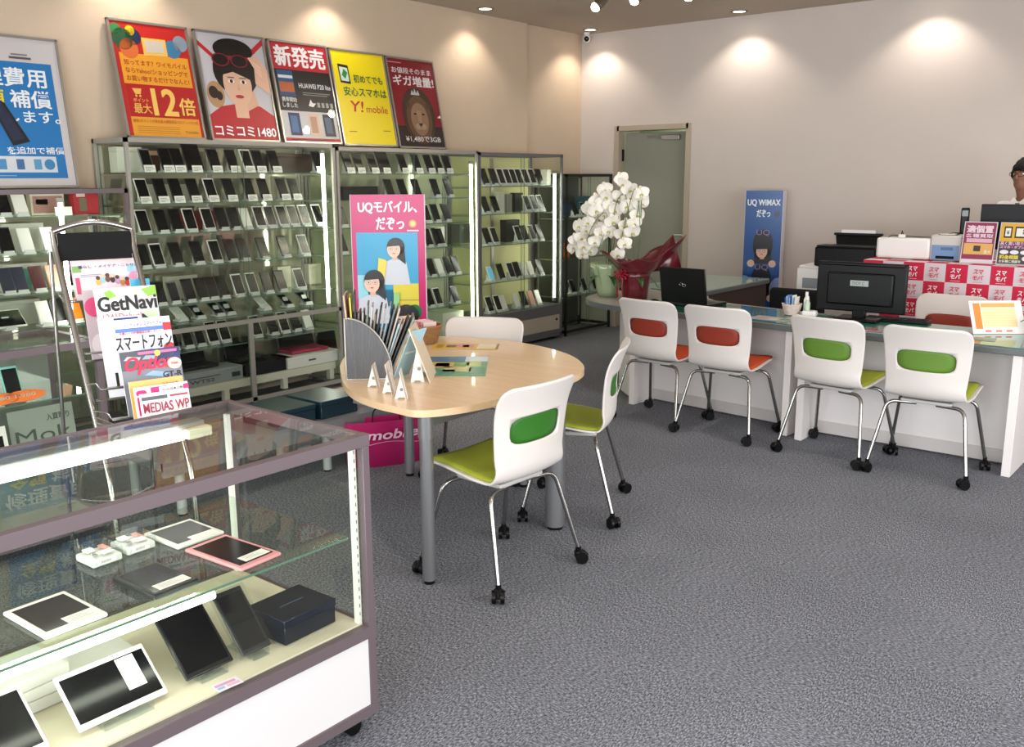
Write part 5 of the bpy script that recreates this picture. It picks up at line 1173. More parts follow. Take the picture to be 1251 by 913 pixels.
# laptop, monitor, keyboards
laptop('black laptop seen from behind, beside the red flower wrap on the counter', -3.17, 5.88, CT, .37, .26, '#0b0b0d', 100, R(180-4), logo=True)
t = thing('mouse', 'small black mouse on the counter left of the laptop', 'mouse', (-3.44, 5.80, CT+.0), R(30)); m = MB(); m.sphere((0, 0, .013), (.03, .048, .0125), BLACK, 16, 8); m.build('mouse_body', t)
t = thing('monitor', 'large black monitor seen from behind with a white sticker on the counter', 'monitor', (-2.00, 5.84, CT2+.001), R(183))
m = MB(); m.rbox(0, 0, .205, .54, .035, .305, .008, BLACK, 2); m.rbox(0, -.028, .195, .40, .03, .20, .012, BLACK, 2); m.rbox(0, .0, .345, .52, .05, .02, .006, BLACK, 1); m.build('housing', t)
# seen from behind: rear is local +y after 183 degrees
t.rotation_euler = (0, 0, R(3))
m = MB(); m.box(-.255, .018, .065, .255, .0187, .345, SCR); m.build('screen', t)
m = MB(); m.rbox(0, .0, .04, .08, .04, .06, .006, BLACK, 1); m.build('neck', t)
m = MB(); m.rbox(0, .0, .009, .26, .2, .018, .006, BLACK, 2); m.build('foot', t)
m = MB(); m.y0 = -.0445; m.pr(-.055, .215, .055, .25, mat('sticker_grey', '#9aa09c', .5), 0); m.pt('TVOY C', -.045, .223, .03, .242, col('#4a4e50'), 2, 0); m.build('sticker', t)
t = thing('keyboard', 'black keyboard at the foot of the large monitor on the counter', 'keyboard', (-1.80, 5.93, CT2+.001), R(4))
m = MB(); m.rbox(0, 0, .009, .38, .13, .016, .004, BLACK, 1)
for i in range(14):
    for j in range(4): m.box(-.18+i*.0258, -.055+j*.028, .0172, -.158+i*.0258, -.032+j*.028, .020, BLKMAT)
m.build('keyboard_body', t)
t = thing('card_reader', 'small white device on the counter left of the large monitor', 'device', (-2.30, 5.80, CT2+.001), R(10)); m = MB(); m.rbox(0, 0, .02, .09, .07, .038, .012, WHITE, 3); m.build('body', t); m = MB(); m.box(-.025, -.03, .0395, .025, .0, .0402, col('#b8c4b8')); m.build('display', t)
t = thing('white_basket', 'small white woven basket with blue cards on the counter', 'basket', (-2.42, 5.80, CT))
m = MB()
for i in range(9):
    z = .006+i*.0078; r_ = .042+i*.0022; m.tube([(r_*math.cos(k*2*PI/32), r_*math.sin(k*2*PI/32), z) for k in range(33)], .0045, mat('white_wicker', '#d9c8bf', .7), 6, caps=False)
for k in range(16): a = k*2*PI/16; m.tube([(.042*math.cos(a), .042*math.sin(a), .004), (.062*math.cos(a), .062*math.sin(a), .076)], .003, MATS['white_wicker'], 5)
m.revolve([(.0001, .002), (.04, .002)], MATS['white_wicker'], 24); m.build('weave', t)
for i in range(8):
    t = thing('card', 'small %s card standing in the white basket on the counter' % ['blue', 'white', 'sky blue', 'pale', 'navy', 'striped white', 'light blue', 'cream'][i], 'card', (-2.44+.0065*i, 5.79+.004*(i % 2), CT+.01), R(80), 'cards in the white basket', tilt=R(-8+2*i))
    m = MB(); m.box(-.025, -.001, 0, .025, .001, .105+.008*(i % 3), col(['#1f5fb0', '#e8ecee', '#5aa0d8', '#d8e0e8', '#1a4a90', '#e8e8e4', '#7ab8e0', '#e8e0d0'][i])); m.build('sheet', t)
for i, (x, y, h) in enumerate(((-2.315, 5.79, .13), (-2.345, 5.85, .15))):
    t = thing('spray_bottle', 'small pale %s bottle with a cap on the counter beside the white basket' % ['green', 'white'][i], 'bottle', (x, y, CT if False else CT))
    m = MB(); m.revolve([(.0001, 0.001), (.017, 0.001), (.018, .01), (.018, h*.68), (.009, h*.8), (.009, h*.84)], [col('#b8ccb4', .2), WHITE][i], 18); m.build('bottle', t)
    m = MB(); m.cyl((0, 0, h*.83), (0, 0, h), .010, WHITE); m.build('cap', t)
t = thing('table_card', 'white and orange calendar card leaning on the right end of the counter', 'card', (-1.19, 5.80, CT2+.001), R(40), tilt=R(-28))
m = MB(); m.box(-.15, 0, 0, .15, .003, .20, PAPER); m.y0 = 0
m.pr(-.13, .03, -.09, .185, col('#e88a3c'), 1); m.pr(-.085, .16, .11, .185, col('#eea65c'), 1); m.pr(-.085, .04, .11, .155, col('#ecd9a8'), 1)
for i in range(3): m.pr(-.08+i*.06, .012, -.045+i*.06, .022, col('#d8743c'), 1)
for i in range(7): m.pr(-.085, .05+i*.015, .11, .0508+i*.015, col('#d4b878'), 2)
m.build('print', t)
m = MB(); m.box(-.08, 0, -.16, .08, .002, 0, PAPER, Matrix.Translation((0, .004, .17)) @ Matrix.Rotation(R(50), 4, 'X')); m.build('back_leg', t)
t = thing('leafy_plant', 'small green leafy plant in a white pot at the right end of the counter', 'plant', (-.99, 5.86, CT2+.001))
m = MB(); m.revolve([(.0001, 0), (.035, 0), (.045, .07), (.04, .07), (.038, .05), (.0001, .05)], WHITE, 20); m.build('pot', t)
for k in range(9):
    a = k*.75+2.6; L = .11+.02*math.sin(k*3); m = MB(); V = []; F = []
    for i in range(9):
        s_ = i/8; w2 = .026*math.sin(PI*min(1, s_*.95+.05))
        c0 = Vector((math.cos(a)*L*s_, math.sin(a)*L*s_, .06+.10*s_-.09*s_*s_+.012*k*.4)); d = Vector((-math.sin(a), math.cos(a), 0))
        V += [c0-d*w2, c0+Vector((0, 0, -.004)), c0+d*w2]
    for i in range(8): F += [(i*3, i*3+1, i*3+4, i*3+3), (i*3+1, i*3+2, i*3+5, i*3+4)]
    m.add(V, F, col('#1d4a2c', .3), True); m.build('leaf', t)

# ---------------------------------------------------------------- orchids
def pot_wrap(name, t, prof, c, ruf=.06, n=28, rough=.25):
    m = MB(); m.revolve(prof, c, 56, wob=lambda i, a: ruf*(i/len(prof))*math.sin(a*9+i*.7)+.02*math.sin(a*17+i)); o = m.build(name, t); solid(o, .0015); return o
PETAL = mat('orchid_petal', '#f1ece0', .55); PETAL2 = mat('orchid_petal_back', '#e6ddcc', .6); LIP = mat('orchid_lip', '#b9b04a', .5); STEM = mat('orchid_stem', '#4d6a2c', .5); LEAF = mat('orchid_leaf', '#2f5a2a', .35)
def flower_proto():
    m = MB()
    def petal(ang, L, W_, cup, y_=0):
        V = []; F = []
        for i in range(7):
            s_ = i/6; w2 = W_*math.sin(PI*(s_*.86+.10))**.75
            for q in (-1, -.5, 0, .5, 1):
                lx, lz = q*w2, s_*L; yy = -cup*s_*(1-s_)*1.5*L+.18*L*s_*s_ - .12*abs(q)*w2 + y_
                V.append((lx*math.cos(ang)+lz*math.sin(ang), yy, -lx*math.sin(ang)+lz*math.cos(ang)))
        for i in range(6):
            for k in range(4): F.append((i*5+k, i*5+k+1, (i+1)*5+k+1, (i+1)*5+k))
        m.add(V, F, PETAL if y_ < .002 else PETAL2, True)
    for a in (0, R(132), R(-132)): petal(a, .056, .021, .2, .004)
    for a in (R(72), R(-72)): petal(a, .060, .036, .25, 0)
    m.sphere((0, -.010, -.008), (.007, .009, .010), LIP, 8, 6); m.sphere((0, -.016, -.018), (.005, .006, .008), PETAL, 8, 6)
    for q in (-1, 1): m.sphere((q*.008, -.010, -.010), (.004, .005, .007), LIP, 6, 5)
    me = m.build('flower'); return me
FL = flower_proto()
def orchid(label, x, y, wrapc, fl, stems, pot, extra=None):
    t = thing('potted_orchid', label, 'plant', (x, y, CT-.004)); pot(t)
    for s_ in stems:
        m = MB(); m.tube(catmull(s_, 6), .0026, STEM, 7); m.build('stem', t)
    for k in range(5):
        a = k*1.3+.4; m = MB(); V = []; F = []; L = .17
        for i in range(9):
            q = i/8; w2 = .032*math.sin(PI*min(1, q*.9+.1)); c0 = Vector((math.cos(a)*L*q, math.sin(a)*L*q, .17+.12*q-.20*q*q)); d = Vector((-math.sin(a), math.cos(a), 0)); V += [c0-d*w2, c0+Vector((0, 0, -.008)), c0+d*w2]
        for i in range(8): F += [(i*3, i*3+1, i*3+4, i*3+3), (i*3+1, i*3+2, i*3+5, i*3+4)]
        m.add(V, F, LEAF, True); m.build('leaf', t)
    for i, (u, v, dep) in enumerate(fl):
        P = ((u-625.5)/1145.86*cr - (v-456.5)/1145.86*cu + cf); yv = y+dep; k = yv/P.y; P = P*k+Vector((0, 0, CAM_H))
        o = FL.copy(); C.objects.link(o); o.parent = t; o.location = P-Vector((x, y, CT-.004)); 
        o.rotation_euler = (R(random.uniform(-6, 26)), R(random.uniform(-25, 25)), R(32+random.uniform(-28, 28))); s2 = random.uniform(.94, 1.1); o.scale = (s2, s2, s2)
Z4 = lambda a, b: (680+a/4.15, 180+b/4.15)
flr = [(340, 185), (430, 235), (320, 250), (430, 285), (300, 320), (370, 215), (410, 345), (355, 300), (285, 375), (395, 385), (265, 425), (385, 430), (345, 490), (310, 545), (330, 440), (350, 395), (375, 255), (330, 160), (270, 300)]
fll = [(245, 215), (235, 285), (255, 250), (185, 350), (210, 410), (150, 420), (125, 460), (195, 480), (170, 525), (130, 540), (85, 510), (240, 345), (115, 400), (160, 310), (205, 270), (160, 380), (95, 470), (225, 440), (200, 320), (140, 500), (190, 300)]
def pot_green(t):
    g = mat('green_cellophane', '#a9bb92', .15, spec=1.0); g.node_tree.nodes['Principled BSDF'].inputs['Alpha'].default_value = .72
    m = MB(); m.revolve([(.0001, .001), (.06, .001), (.075, .13), (.068, .13), (.0001, .12)], mat('pale_green_pot', '#b5c29a', .5), 28); m.build('pot', t)
    pot_wrap('cellophane_wrap', t, [(.070, .004), (.084, .06), (.098, .14), (.116, .20), (.135, .25)], g, .10)
def pot_red(t):
    rw = mat('wine_red_wrap', '#5e0f1c', .28, coat=.5)
    m = MB(); m.revolve([(.0001, .001), (.085, .001), (.105, .20), (.098, .20), (.0001, .18)], mat('dark_pot', '#3a1a1a', .5), 28); m.build('pot', t)
    pot_wrap('foil_wrap', t, [(.088, .003), (.098, .08), (.108, .17), (.112, .20)], rw, .03)
    # flared sheet collar, higher and pointed on the right
    m = MB(); V = []; F = []; n = 60
    for j in range(7):
        s_ = j/6
        for k in range(n):
            a = 2*PI*k/n; right = max(0, math.cos(a-R(38)))**3; left = max(0, math.cos(a-R(215)))**3
            rr = .108+s_*(.09+.17*right+.07*left)+.010*s_*math.sin(a*7+j); z = .19+s_*(.15+.02*math.sin(a*5)+.13*right*s_+.06*left)-.05*s_*s_*(1-right)
            V.append((rr*math.cos(a), rr*math.sin(a), z))
    for j in range(6):
        for k in range(n): F.append((j*n+k, j*n+(k+1) % n, (j+1)*n+(k+1) % n, (j+1)*n+k))
    m.add(V, F, rw, True); o = m.build('wrap_collar', t); solid(o, .0015)
    m = MB(); pts = [Vector(p) for p in ((.14, .10, .22), (.20, .16, .30), (.27, .20, .24), (.23, .17, .42), (.17, .15, .44), (.13, .12, .30))]
    m.add([(.10, .06, .20), (.27, .20, .22), (.205, .175, .47), (.15, .14, .40), (.17, .10, .25)], [(0, 1, 4), (4, 1, 2), (4, 2, 3), (0, 4, 3)], rw, True); o = m.build('wrap_peak', t); solid(o, .002)
    rb = mat('ribbon_red', '#8c1226', .3)
    m = MB()
    for k in range(9):
        a = -1.9+.10*k; 
        c0 = Vector((.115*math.cos(-2.0), .115*math.sin(-2.0), .185))
        e = c0+Vector((.06*math.cos(k*.7), -.02, .045*math.sin(k*.7)))
        m.tube(catmull([c0, (c0+e)/2+Vector((0, -.015, .01)), e, (c0+e)/2+Vector((.0, -.01, -.012)), c0], 5), .005, rb, 6)
    for dx in (-.02, .012): m.tube([(-.048+dx, -.115, .18), (-.05+dx*1.3, -.13, .09), (-.052+dx*1.6, -.108, .015)], .006, rb, 6)
    m.build('ribbon', t)
orchid('white moth orchid in a pale green cellophane wrapped pot at the rounded counter end', -3.93, 5.93, None, [Z4(a, b)+(random.uniform(-.05, .03),) for a, b in fll],
       [[(0, 0, .1), (.02, .0, .45), (.08, -.02, .70), (.16, -.03, .78)], [(-.01, 0, .1), (-.02, .0, .40), (-.01, -.02, .62), (-.10, -.04, .55), (-.16, -.05, .42)], [(0, 0, .1), (.05, 0, .4), (.10, -.02, .6), (.02, -.03, .55), (-.06, -.04, .35)]], pot_green)
orchid('white moth orchid in a wine red wrapped pot with ribbon beside the laptop', -3.68, 5.92, None, [Z4(a, b)+(random.uniform(-.06, .02),) for a, b in flr],
       [[(0, 0, .15), (-.04, .0, .5), (-.12, -.01, .84), (-.16, -.02, .92)], [(0, 0, .15), (.03, .0, .5), (.0, -.02, .80), (-.06, -.04, .62), (-.10, -.05, .42)], [(0, 0, .15), (.02, .02, .5), (.03, .0, .75), (.01, -.02, .6)]], pot_red)
C.objects.unlink(FL); bpy.data.objects.remove(FL)

# ---------------------------------------------------------------- things at the back wall
def d_wimax(A):
    A.r(0, 0, 1, 1, '#0a4c90'); A.r(0, 0, 1, .30, '#123f84', 1); A.e(.05, .38, .22, .35, '#7fb0dc', 2); A.e(.98, .36, .25, .40, '#8f9fd8', 2); A.e(.05, .12, .25, .45, '#6a98d0', 2); A.e(.97, .12, .22, .40, '#8a90cc', 2)
    A.t('UQ WiMAX', .06, .90, .94, .945, '#e8eef4', bold=.03); A.t('だぞっ', .32, .835, .68, .88, '#e8eef4', bold=.03); A.e(.86, .855, .08, .08, '#2a3a4a', 4)
    k = .29/1.42
    for cz, L in ((.64, 10), (.42, 22)):
        A.e(.52, cz+.02, .27, .42, '#17121a', L-2); A.r(.30, cz-.10, .72, cz, '#17121a', L-2)
        gal(A, .52, cz-.02, .16, k, False, L); A.t('UQ', .34, cz+.075, .70, cz+.115, '#8f80b8', l=L+8, bold=-.0)
        A.p([(.08, cz-.17), (.95, cz-.17), (.80, cz-.10), (.20, cz-.10)], '#1a55a4', L+8)
        for q in (.22, .80): A.e(q, cz-.10, .10, .10, '#e8c4ae', L+9)
banner('narrow blue banner stand with two women in goggles at the back wall', -3.74, 8.20, 14, .335, 1.44, d_wimax, depth=.16, cat='banner')
t = thing('shredder_cabinet', 'white cabinet with a grey window behind the counter, left of the printer', 'cabinet', (-2.66, 7.22, 0), R(3))
m = MB(); m.rbox(0, .2, .44, .64, .42, .87, .012, WHITE, 2); m.build('body', t); m = MB(); m.rbox(0, .2, .885, .62, .40, .022, .01, WHITE, 2); m.build('lid', t)
m = MB(); m.y0 = -.011; m.pr(-.27, .72, -.06, .80, mat('window_grey', '#8d9296', .2), 1); m.build('window', t)
# checkered table
PK = '#c9183f'
TBX0, TBX1, TBY0, TBY1, TBZ = -2.30, -.55, 6.80, 7.45, 1.0
t = thing('cloth_table', 'tall table under a pink and white checkered cloth against the back of the shop', 'table', ((TBX0+TBX1)/2, (TBY0+TBY1)/2, 0)); T3 = Matrix.Translation((-(TBX0+TBX1)/2, -(TBY0+TBY1)/2, 0))
m = MB(); m.box(TBX0+.01, TBY0+.01, TBZ-.04, TBX1-.01, TBY1-.01, TBZ-.004, WHITE, T3); m.build('table_top', t)
for x in (TBX0+.05, TBX1-.05):
    for y in (TBY0+.05, TBY1-.05): m = MB(); m.box(x-.02, y-.02, 0, x+.02, y+.02, TBZ-.04, SILVER, T3); m.build('leg', t)
PKM = mat('cloth_pink', PK, .7); WHM = mat('cloth_white', '#d9ccd0', .7)
m = MB(); S_ = .1395; x0 = -1.906-S_*3
nx = int((TBX1-x0)/S_)+1
for i in range(nx):
    a, b = x0+i*S_, min(TBX1, x0+(i+1)*S_)
    if b <= a: continue
    for j in range(8):
        z1 = TBZ-j*.125; z0 = max(.02, z1-.125)
        red = (i+j) % 2 == 0; cm = PKM if red else WHM
        wv = lambda x: TBY0-.004-.006*math.sin(x*9)*min(1, (TBZ-z0)*1.2)
        m.add([(a, TBY0-.004-.01*(TBZ-z0)*(1+math.sin(a*11)), z0), (b, TBY0-.004-.01*(TBZ-z0)*(1+math.sin(b*11)), z0), (b, TBY0-.004-.01*(TBZ-z1)*(1+math.sin(b*11)), z1), (a, TBY0-.004-.01*(TBZ-z1)*(1+math.sin(a*11)), z1)], [(0, 1, 2, 3)], cm, False, T3)
    for j in range(5):
        m.add([(a, TBY0-.004+j*.13, TBZ), (b, TBY0-.004+j*.13, TBZ), (b, TBY0-.004+(j+1)*.13, TBZ), (a, TBY0-.004+(j+1)*.13, TBZ)], [(0, 1, 2, 3)], PKM if (i+j+1) % 2 == 0 else WHM, False, T3)
for (xx,) in ((x0,),): m.box(xx-.001, TBY0, .02, xx, TBY1, TBZ, WHM, T3)
RED = col('#d01c44'); WT = col('#efe6ea')
for i in range(nx):
    for j in range(4):
        a = x0+i*S_; z1 = TBZ-j*.125
        if a+S_ > TBX1: continue
        red = (i+j) % 2 == 0; cm = WT if red else RED; m.y0 = TBY0-.024-.02*(TBZ-z1)
        for (s2, q0, q1) in (('スマ', .066, .098), ('モバ', .028, .060)):
            V, F = textmesh(s2, .03, .15); m.add([(a+.036+u*.066, m.y0, z1-.125+q0+v*(q1-q0)) for u, v in V], F, cm, False, T3)
        m.add([(a+.04, m.y0, z1-.112), (a+.10, m.y0, z1-.112), (a+.10, m.y0, z1-.110), (a+.04, m.y0, z1-.110)], [(0, 1, 2, 3)], cm, False, T3)
m.build('cloth', t)
t = thing('printer', 'black printer with paper in its rear tray on a low cabinet behind the monitor', 'printer', (-2.64, 7.36, .899), R(4))
m = MB(); m.rbox(.02, .0, .075, .46, .34, .15, .012, BLACK, 2); m.build('body', t); m = MB(); m.rbox(.02, -.06, .155, .44, .2, .014, .004, BLACK, 1); m.build('scanner_lid', t)
m = MB(); m.add([(-.12, .10, .12), (.17, .10, .12), (.20, .15, .235), (-.15, .15, .235), (-.12, .13, .12), (.17, .13, .12), (.20, .18, .235), (-.15, .18, .235)], [(0, 1, 2, 3), (7, 6, 5, 4), (0, 4, 5, 1), (2, 6, 7, 3), (0, 3, 7, 4), (1, 5, 6, 2)], BLACK); m.rbox(.025, .16, .235, .37, .05, .02, .004, BLACK, 1); m.build('rear_tray', t)
m = MB(); m.box(-.105, .15, .18, .155, .155, .27, PAPER, Matrix.Rotation(0, 4, 'X')); m.build('paper', t)
t = thing('printer_cabinet', 'white cabinet under the black printer behind the counter', 'cabinet', (-2.52, 7.85, 0)); m = MB(); m.rbox(0, 0, .3, .4, .3, .6, .006, WHITE, 1); m.build('body', t)
TBT = TBZ+.001
t = thing('white_device', 'white router box with rounded corners standing on the checkered table', 'device', (-2.12, 7.02, TBT), R(2)); m = MB(); m.rbox(0, 0, .075, .37, .08, .148, .02, WHITE, 3); m.build('body', t)
m = MB(); m.box(-.15, -.0405, .004, .15, -.040, .006, GREYCARD); m.build('seam', t)
t = thing('receipt_printer', 'grey white box with a blue printed front on the checkered table', 'device', (-1.835, 7.04, TBT), R(2))
m = MB(); m.rbox(0, .05, .09, .20, .2, .175, .008, col('#c9c3bc', .45), 1); m.build('body', t); m = MB(); m.y0 = -.0502; m.pr(-.09, .008, .09, .11, col('#6f8fb8'), 0); m.pr(-.06, .015, .06, .035, BLKMAT, 1); m.pr(-.03, .075, .05, .095, col('#4a6a94'), 1); m.build('front_label', t)
m = MB(); m.box(-.06, -.02, .178, .06, .06, .182, BLKMAT); m.box(-.05, -.03, .182, .05, .03, .185, PAPER); m.build('paper_slot', t)
t = thing('cordless_phone', 'black cordless phone upright in its base on the checkered table', 'phone', (-1.80, 7.30, TBT), R(10))
m = MB(); m.rbox(0, 0, .09, .11, .12, .17, .01, BLACK, 2); m.build('charging_base', t); m = MB(); m.rbox(0, 0, .26, .055, .03, .20, .01, BLACK, 2); m.build('handset', t); m = MB(); m.y0 = -.0155; m.pr(-.02, .30, .02, .34, col('#4a5a5a', .2), 0); m.build('display', t)
t = thing('power_plug', 'small white power adapter standing on the white router box', 'plug', (-2.14, 7.02, TBT+.1495)); m = MB(); m.rbox(0, 0, .012, .045, .03, .024, .004, WHITE, 1); m.build('body', t); m = MB(); m.tube([(-.004, 0, .024), (-.002, 0, .05), (.008, 0, .024)], .004, BLACK, 6); m.build('clip', t)
t = thing('power_cable', 'thin black cable running along the back wall above the router box', 'cable', (-2.4, 7.3, 0)); m = MB()
m.tube(catmull([(.05, .0, 1.06), (.12, -.1, 1.15), (.25, -.25, 1.162), (.46, -.22, 1.158), (.58, -.18, 1.19), (.62, 0, 1.175)], 8), .003, BLACK, 6); m.build('cable_run', t)
def frame_poster(label, x, y, deg, w_, h_, draw, z=TBT):
    t = thing('counter_poster', label, 'poster', (x, y, z), R(deg), 'small framed posters on the checkered table', R(-14))
    m = MB()
    m.box(-w_/2, 0, 0, w_/2, .006, h_, col('#cfcace', .4)); m.build('frame', t)
    p = MB(); W_, H_ = w_-.012, h_-.012
    class A:
        r = lambda s, a, b, c, d, hx, l=1: p.pr((a-.5)*W_, .006+b*H_, (c-.5)*W_, .006+d*H_, col(hx), l)
        t = lambda s, txt, a, b, c, d, hx, l=4, bold=.015: p.pt(txt, (a-.5)*W_, .006+b*H_, (c-.5)*W_, .006+d*H_, col(hx), l, bold)
        e = lambda s, a, b, rx, rz_, hx, l=2: p.pe((a-.5)*W_, .006+b*H_, rx*W_, rz_*W_, col(hx), l)
    draw(A()); p.build('print', t)
    m = MB(); m.box(-w_*.2, .0, -h_*.8, w_*.2, .002, 0, WHITE, Matrix.Translation((0, .007, h_*.8)) @ Matrix.Rotation(R(26), 4, 'X')); m.build('back_leg', t)
def d_p1(A):
    A.r(0, .08, 1, 1, '#8c2a4c'); A.r(0, 0, 1, .08, '#d8ccd4'); A.t('適個置', .08, .74, .92, .93, '#e6ccd8', bold=.04); A.t('各種買取', .06, .62, .94, .72, '#e6ccd8', bold=.03)
    A.r(.10, .50, .92, .60, '#d8a8bc', 2); A.r(.04, .20, .96, .48, '#d9a85c', 2); A.r(.36, .28, .58, .42, '#3a3430', 4); A.t('最大', .70, .22, .92, .32, '#eedcb8')
def d_p2(A):
    A.r(0, 0, 1, 1, '#3a3a42'); A.r(0, .55, 1, 1, '#d9a82c', 2); A.r(.10, .64, .34, .92, '#2a2620', 3); A.r(.14, .68, .30, .88, '#e8e4dc', 4); A.r(.42, .64, .96, .92, '#2a2620', 3); A.r(.46, .68, .92, .88, '#e8e4dc', 4)
    A.t('¥', .18, .72, .26, .82, '#2a2620', l=6); A.t('¥', .64, .71, .76, .85, '#2a2620', l=6); A.r(0, .38, 1, .56, '#6a3a5a', 2); A.t('高く買い取ります', .04, .46, .96, .55, '#e6c8d8'); A.t('スマホ・タブレット', .04, .38, .96, .45, '#e6c8d8')
    for i in range(3): A.e(.18+i*.3, .29, .13, .07, '#e4e0e0', 3)
    A.t('料金相談', .06, .12, .62, .22, '#e8d43c', bold=.03); A.t('お気軽に相談を', .06, .03, .70, .10, '#e8e8d8'); A.e(.82, .14, .1, .08, '#d8d4d4', 3)
frame_poster('small framed poster in wine red with a gold band on the checkered table', -1.615, 6.93, 3, .205, .285, d_p1)
frame_poster('small framed black and yellow poster with yen marks at the right edge of the photo', -1.385, 6.93, 3, .215, .285, d_p2)
t = thing('wide_monitor', 'wide black monitor before the person at the right edge', 'monitor', (-1.375, 7.22, TBT), R(2))
m = MB(); m.rbox(0, 0, .235, .60, .035, .31, .006, BLACK, 2); m.build('housing', t); m = MB(); m.box(-.285, .0178, .095, .285, .0184, .375, SCR); m.build('screen', t); m = MB(); m.rbox(0, 0, .045, .06, .03, .09, .004, BLACK, 1); m.rbox(0, 0, .006, .22, .16, .012, .004, BLACK, 1); m.build('foot', t)
# ---------------------------------------------------------------- the person behind the checkered table
import bmesh as _b
SKIN = mat('skin', '#8a614d', .75, noise=.05, nscale=30); HAIR = mat('black_hair', '#060506', .6, bump=.9, bscale=90, spec=.25); SHIRT = mat('white_shirt', '#dcd8d6', .75, noise=.03, nscale=10, bump=.2, bscale=30); TROU = mat('dark_trousers', '#1c1d24', .8)
def skinned(name, verts, edges, root, mat_, parent, sub=2):
    me = bpy.data.meshes.new(name); me.from_pydata([v[:3] for v in verts], edges, []); me.materials.append(mat_)
    o = bpy.data.objects.new(name, me); C.objects.link(o); o.parent = parent
    md = o.modifiers.new('skin', 'SKIN'); md.use_smooth_shade = True
    sk = me.skin_vertices[0].data if me.skin_vertices else None
    if sk is None:
        bpy.context.view_layer.objects.active = o
        bm = bmesh.new(); bm.from_mesh(me); bm.verts.layers.skin.verify(); bm.to_mesh(me); bm.free(); sk = me.skin_vertices[0].data
    for i, v in enumerate(verts):
        sk[i].radius = (v[3], v[4] if len(v) > 4 else v[3]); sk[i].use_root = (i == root)
    s = o.modifiers.new('sub', 'SUBSURF'); s.levels = sub; s.render_levels = sub
    return o
t = thing('person', 'person in a white shirt with dark hair and glasses standing behind the wide monitor', 'person', (-1.535, 7.85, 0), R(-24)); t.scale = (.99, .99, .99)
# local: faces -y, x to the side
B = [(0, 0, .93, .12, .085), (0, 0, 1.05, .115, .085), (0, .0, 1.20, .155, .11), (0, .005, 1.33, .15, .10), (0, .01, 1.415, .068, .066), (0, -.002, 1.47, .062, .064), (0, -.02, 1.53, .068, .082), (0, -.02, 1.585, .078, .095), (0, -.015, 1.64, .070, .085)]
E_ = [(i, i+1) for i in range(8)]
def limb(pts, frm):
    a = frm
    for p in pts: B.append(p); E_.append((a, len(B)-1)); a = len(B)-1
    return a
for s_ in (-1, 1):
    el = limb([(s_*.17, .01, 1.355, .055), (s_*.215, .02, 1.22, .046), (s_*.235, .0, 1.10, .040), (s_*.20, -.13, 1.05, .034), (s_*.165, -.24, 1.045, .026), (s_*.155, -.285, 1.045, .028, .018)], 3)
    for k, (dx, L) in enumerate(((-.024, .062), (-.008, .072), (.008, .068), (.023, .055))):
        limb([(s_*.155+dx, -.315, 1.045, .009), (s_*.155+dx, -.315-L*.5, 1.042, .0085), (s_*.155+dx, -.315-L*.85, 1.030, .0075)], el)
    limb([(s_*.155-s_*.032, -.285, 1.04, .010), (s_*.155-s_*.050, -.312, 1.035, .009)], el)
    limb([(s_*.09, 0, .86, .088), (s_*.095, .0, .62, .07), (s_*.095, -.005, .46, .055), (s_*.095, .01, .25, .046), (s_*.095, .02, .09, .036), (s_*.10, -.06, .045, .036, .03), (s_*.105, -.14, .034, .034, .024)], 0)
body = skinned('body', B, E_, 0, SKIN, t)
# face details
m = MB(); m.sphere((0, -.018, 1.60), (.081, .098, .112), SKIN, 24, 16); m.sphere((0, -.040, 1.545), (.062, .072, .062), SKIN, 20, 12)
m.sphere((0, -.118, 1.585), (.013, .018, .017), SKIN, 10, 8); m.tube([(0, -.108, 1.625), (0, -.122, 1.592)], .009, SKIN, 8)
for q in (-1, 1): m.sphere((q*.079, -.008, 1.59), (.010, .020, .030), SKIN, 10, 8)
m.sphere((0, -.102, 1.545), (.026, .010, .0065), mat('lips', '#6a3a34', .5), 12, 6)
for q in (-1, 1):
    m.sphere((q*.031, -.103, 1.612), (.013, .007, .0065), WHITE, 10, 6); m.sphere((q*.031, -.1085, 1.612), (.005, .003, .005), BLACK, 8, 6)
    m.tube([(q*.015, -.112, 1.632), (q*.032, -.113, 1.637), (q*.05, -.102, 1.631)], .0035, HAIR, 6)
m.build('face', body)
m = MB(); V = []; F = []; nu, nv = 36, 14
for j in range(nv+1):
    ph = PI/2*1.35*j/nv
    for k in range(nu):
        a = 2*PI*k/nu; front = max(0, -math.sin(a)); lim = 1-.40*front**1.2-.10*max(0, abs(math.cos(a))-.75)+.04*math.sin(a*7)*front
        p2 = ph*lim; r_ = 1.0+.035*math.sin(a*9+j*.9)+.02*math.sin(a*17-j)
        V.append((.088*r_*math.sin(p2)*math.cos(a), -.012+.108*r_*math.sin(p2)*math.sin(a), 1.608+.122*r_*math.cos(p2)))
for j in range(nv):
    for k in range(nu): F.append((j*nu+k, (j+1)*nu+k, (j+1)*nu+(k+1) % nu, j*nu+(k+1) % nu))
m.add(V, F, HAIR, True); hr = m.build('hair', t); solid(hr, .012, 0)
m = MB()
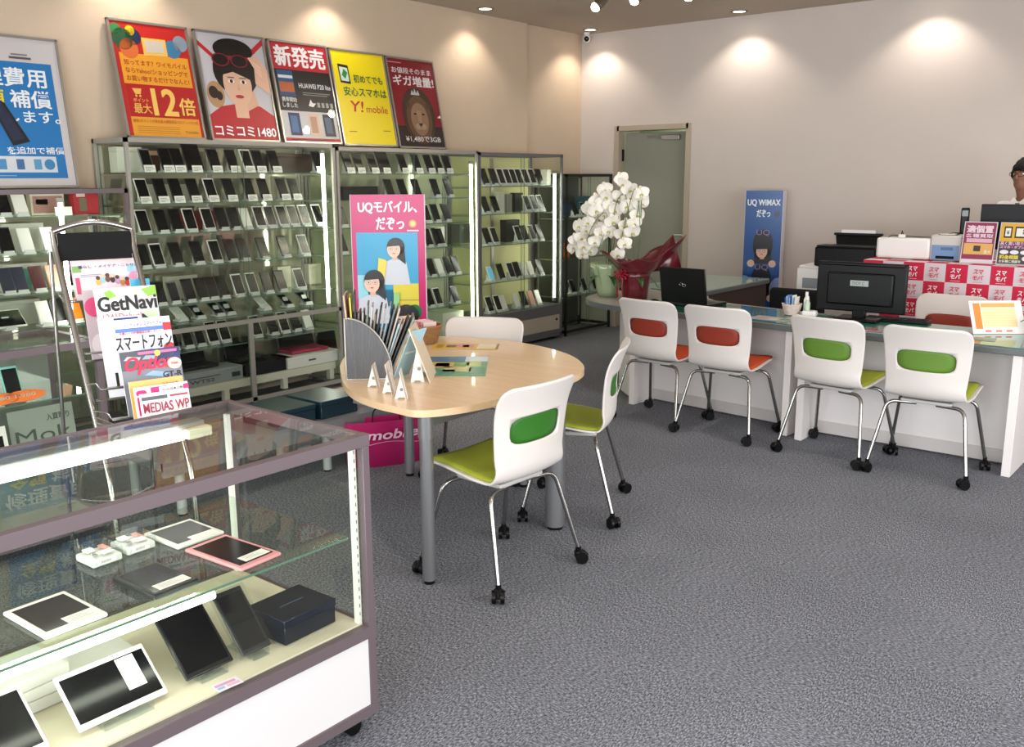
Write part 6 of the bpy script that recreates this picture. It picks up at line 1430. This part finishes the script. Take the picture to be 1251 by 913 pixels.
for q in (-1, 1):
    m.tube([(q*.034+.026*math.cos(k*2*PI/16), -.124, 1.610+.018*math.sin(k*2*PI/16)) for k in range(17)], .0018, BLACK, 6, caps=False); m.tube([(q*.060, -.122, 1.614), (q*.083, -.06, 1.612), (q*.084, .0, 1.605)], .0018, BLACK, 6)
m.tube([(-.009, -.125, 1.614), (.009, -.125, 1.614)], .0018, BLACK, 6)
gl = m.build('glasses', t)
S = [(0, .0, .84, .165, .125), (0, 0, 1.05, .15, .115), (0, .0, 1.20, .168, .122), (0, .005, 1.335, .162, .11), (0, .01, 1.405, .085, .075)]
SE = [(0, 1), (1, 2), (2, 3), (3, 4)]
for s_ in (-1, 1):
    a = 3
    for p in ((s_*.175, .01, 1.36, .068), (s_*.22, .02, 1.22, .058), (s_*.24, .0, 1.10, .050), (s_*.205, -.125, 1.052, .042), (s_*.172, -.215, 1.047, .034)): S.append(p); SE.append((a, len(S)-1)); a = len(S)-1
skinned('shirt', S, SE, 0, SHIRT, t)
m = MB()
for s_ in (-1, 1): m.add([(0, -.075, 1.40), (s_*.05, -.060, 1.445), (s_*.075, -.095, 1.375)], [(0, 1, 2) if s_ > 0 else (0, 2, 1)], SHIRT)
cl = m.build('collar', t); solid(cl, .004)
m = MB(); m.add([(-.014, -.085, 1.40), (.014, -.085, 1.40), (.022, -.128, 1.22), (.026, -.128, 1.05), (0, -.128, 1.02), (-.026, -.128, 1.05), (-.022, -.128, 1.22)], [(0, 1, 2, 3, 4, 5, 6)], col('#5a5560')); tie = m.build('necktie', t); solid(tie, .006)
P_ = [(0, 0, .93, .165, .125), (0, 0, .86, .155, .12)]; PE_ = [(0, 1)]
for s_ in (-1, 1):
    a = 1
    for p in ((s_*.09, 0, .78, .098), (s_*.095, .0, .62, .082), (s_*.095, -.005, .46, .07), (s_*.095, .01, .25, .064), (s_*.095, .015, .09, .060)): P_.append(p); PE_.append((a, len(P_)-1)); a = len(P_)-1
skinned('trousers', P_, PE_, 0, TROU, t)
for s_ in (-1, 1):
    m = MB(); m.rbox(s_*.10, -.07, .035, .095, .28, .068, .03, BLACK, 3); m.build('shoe', t)
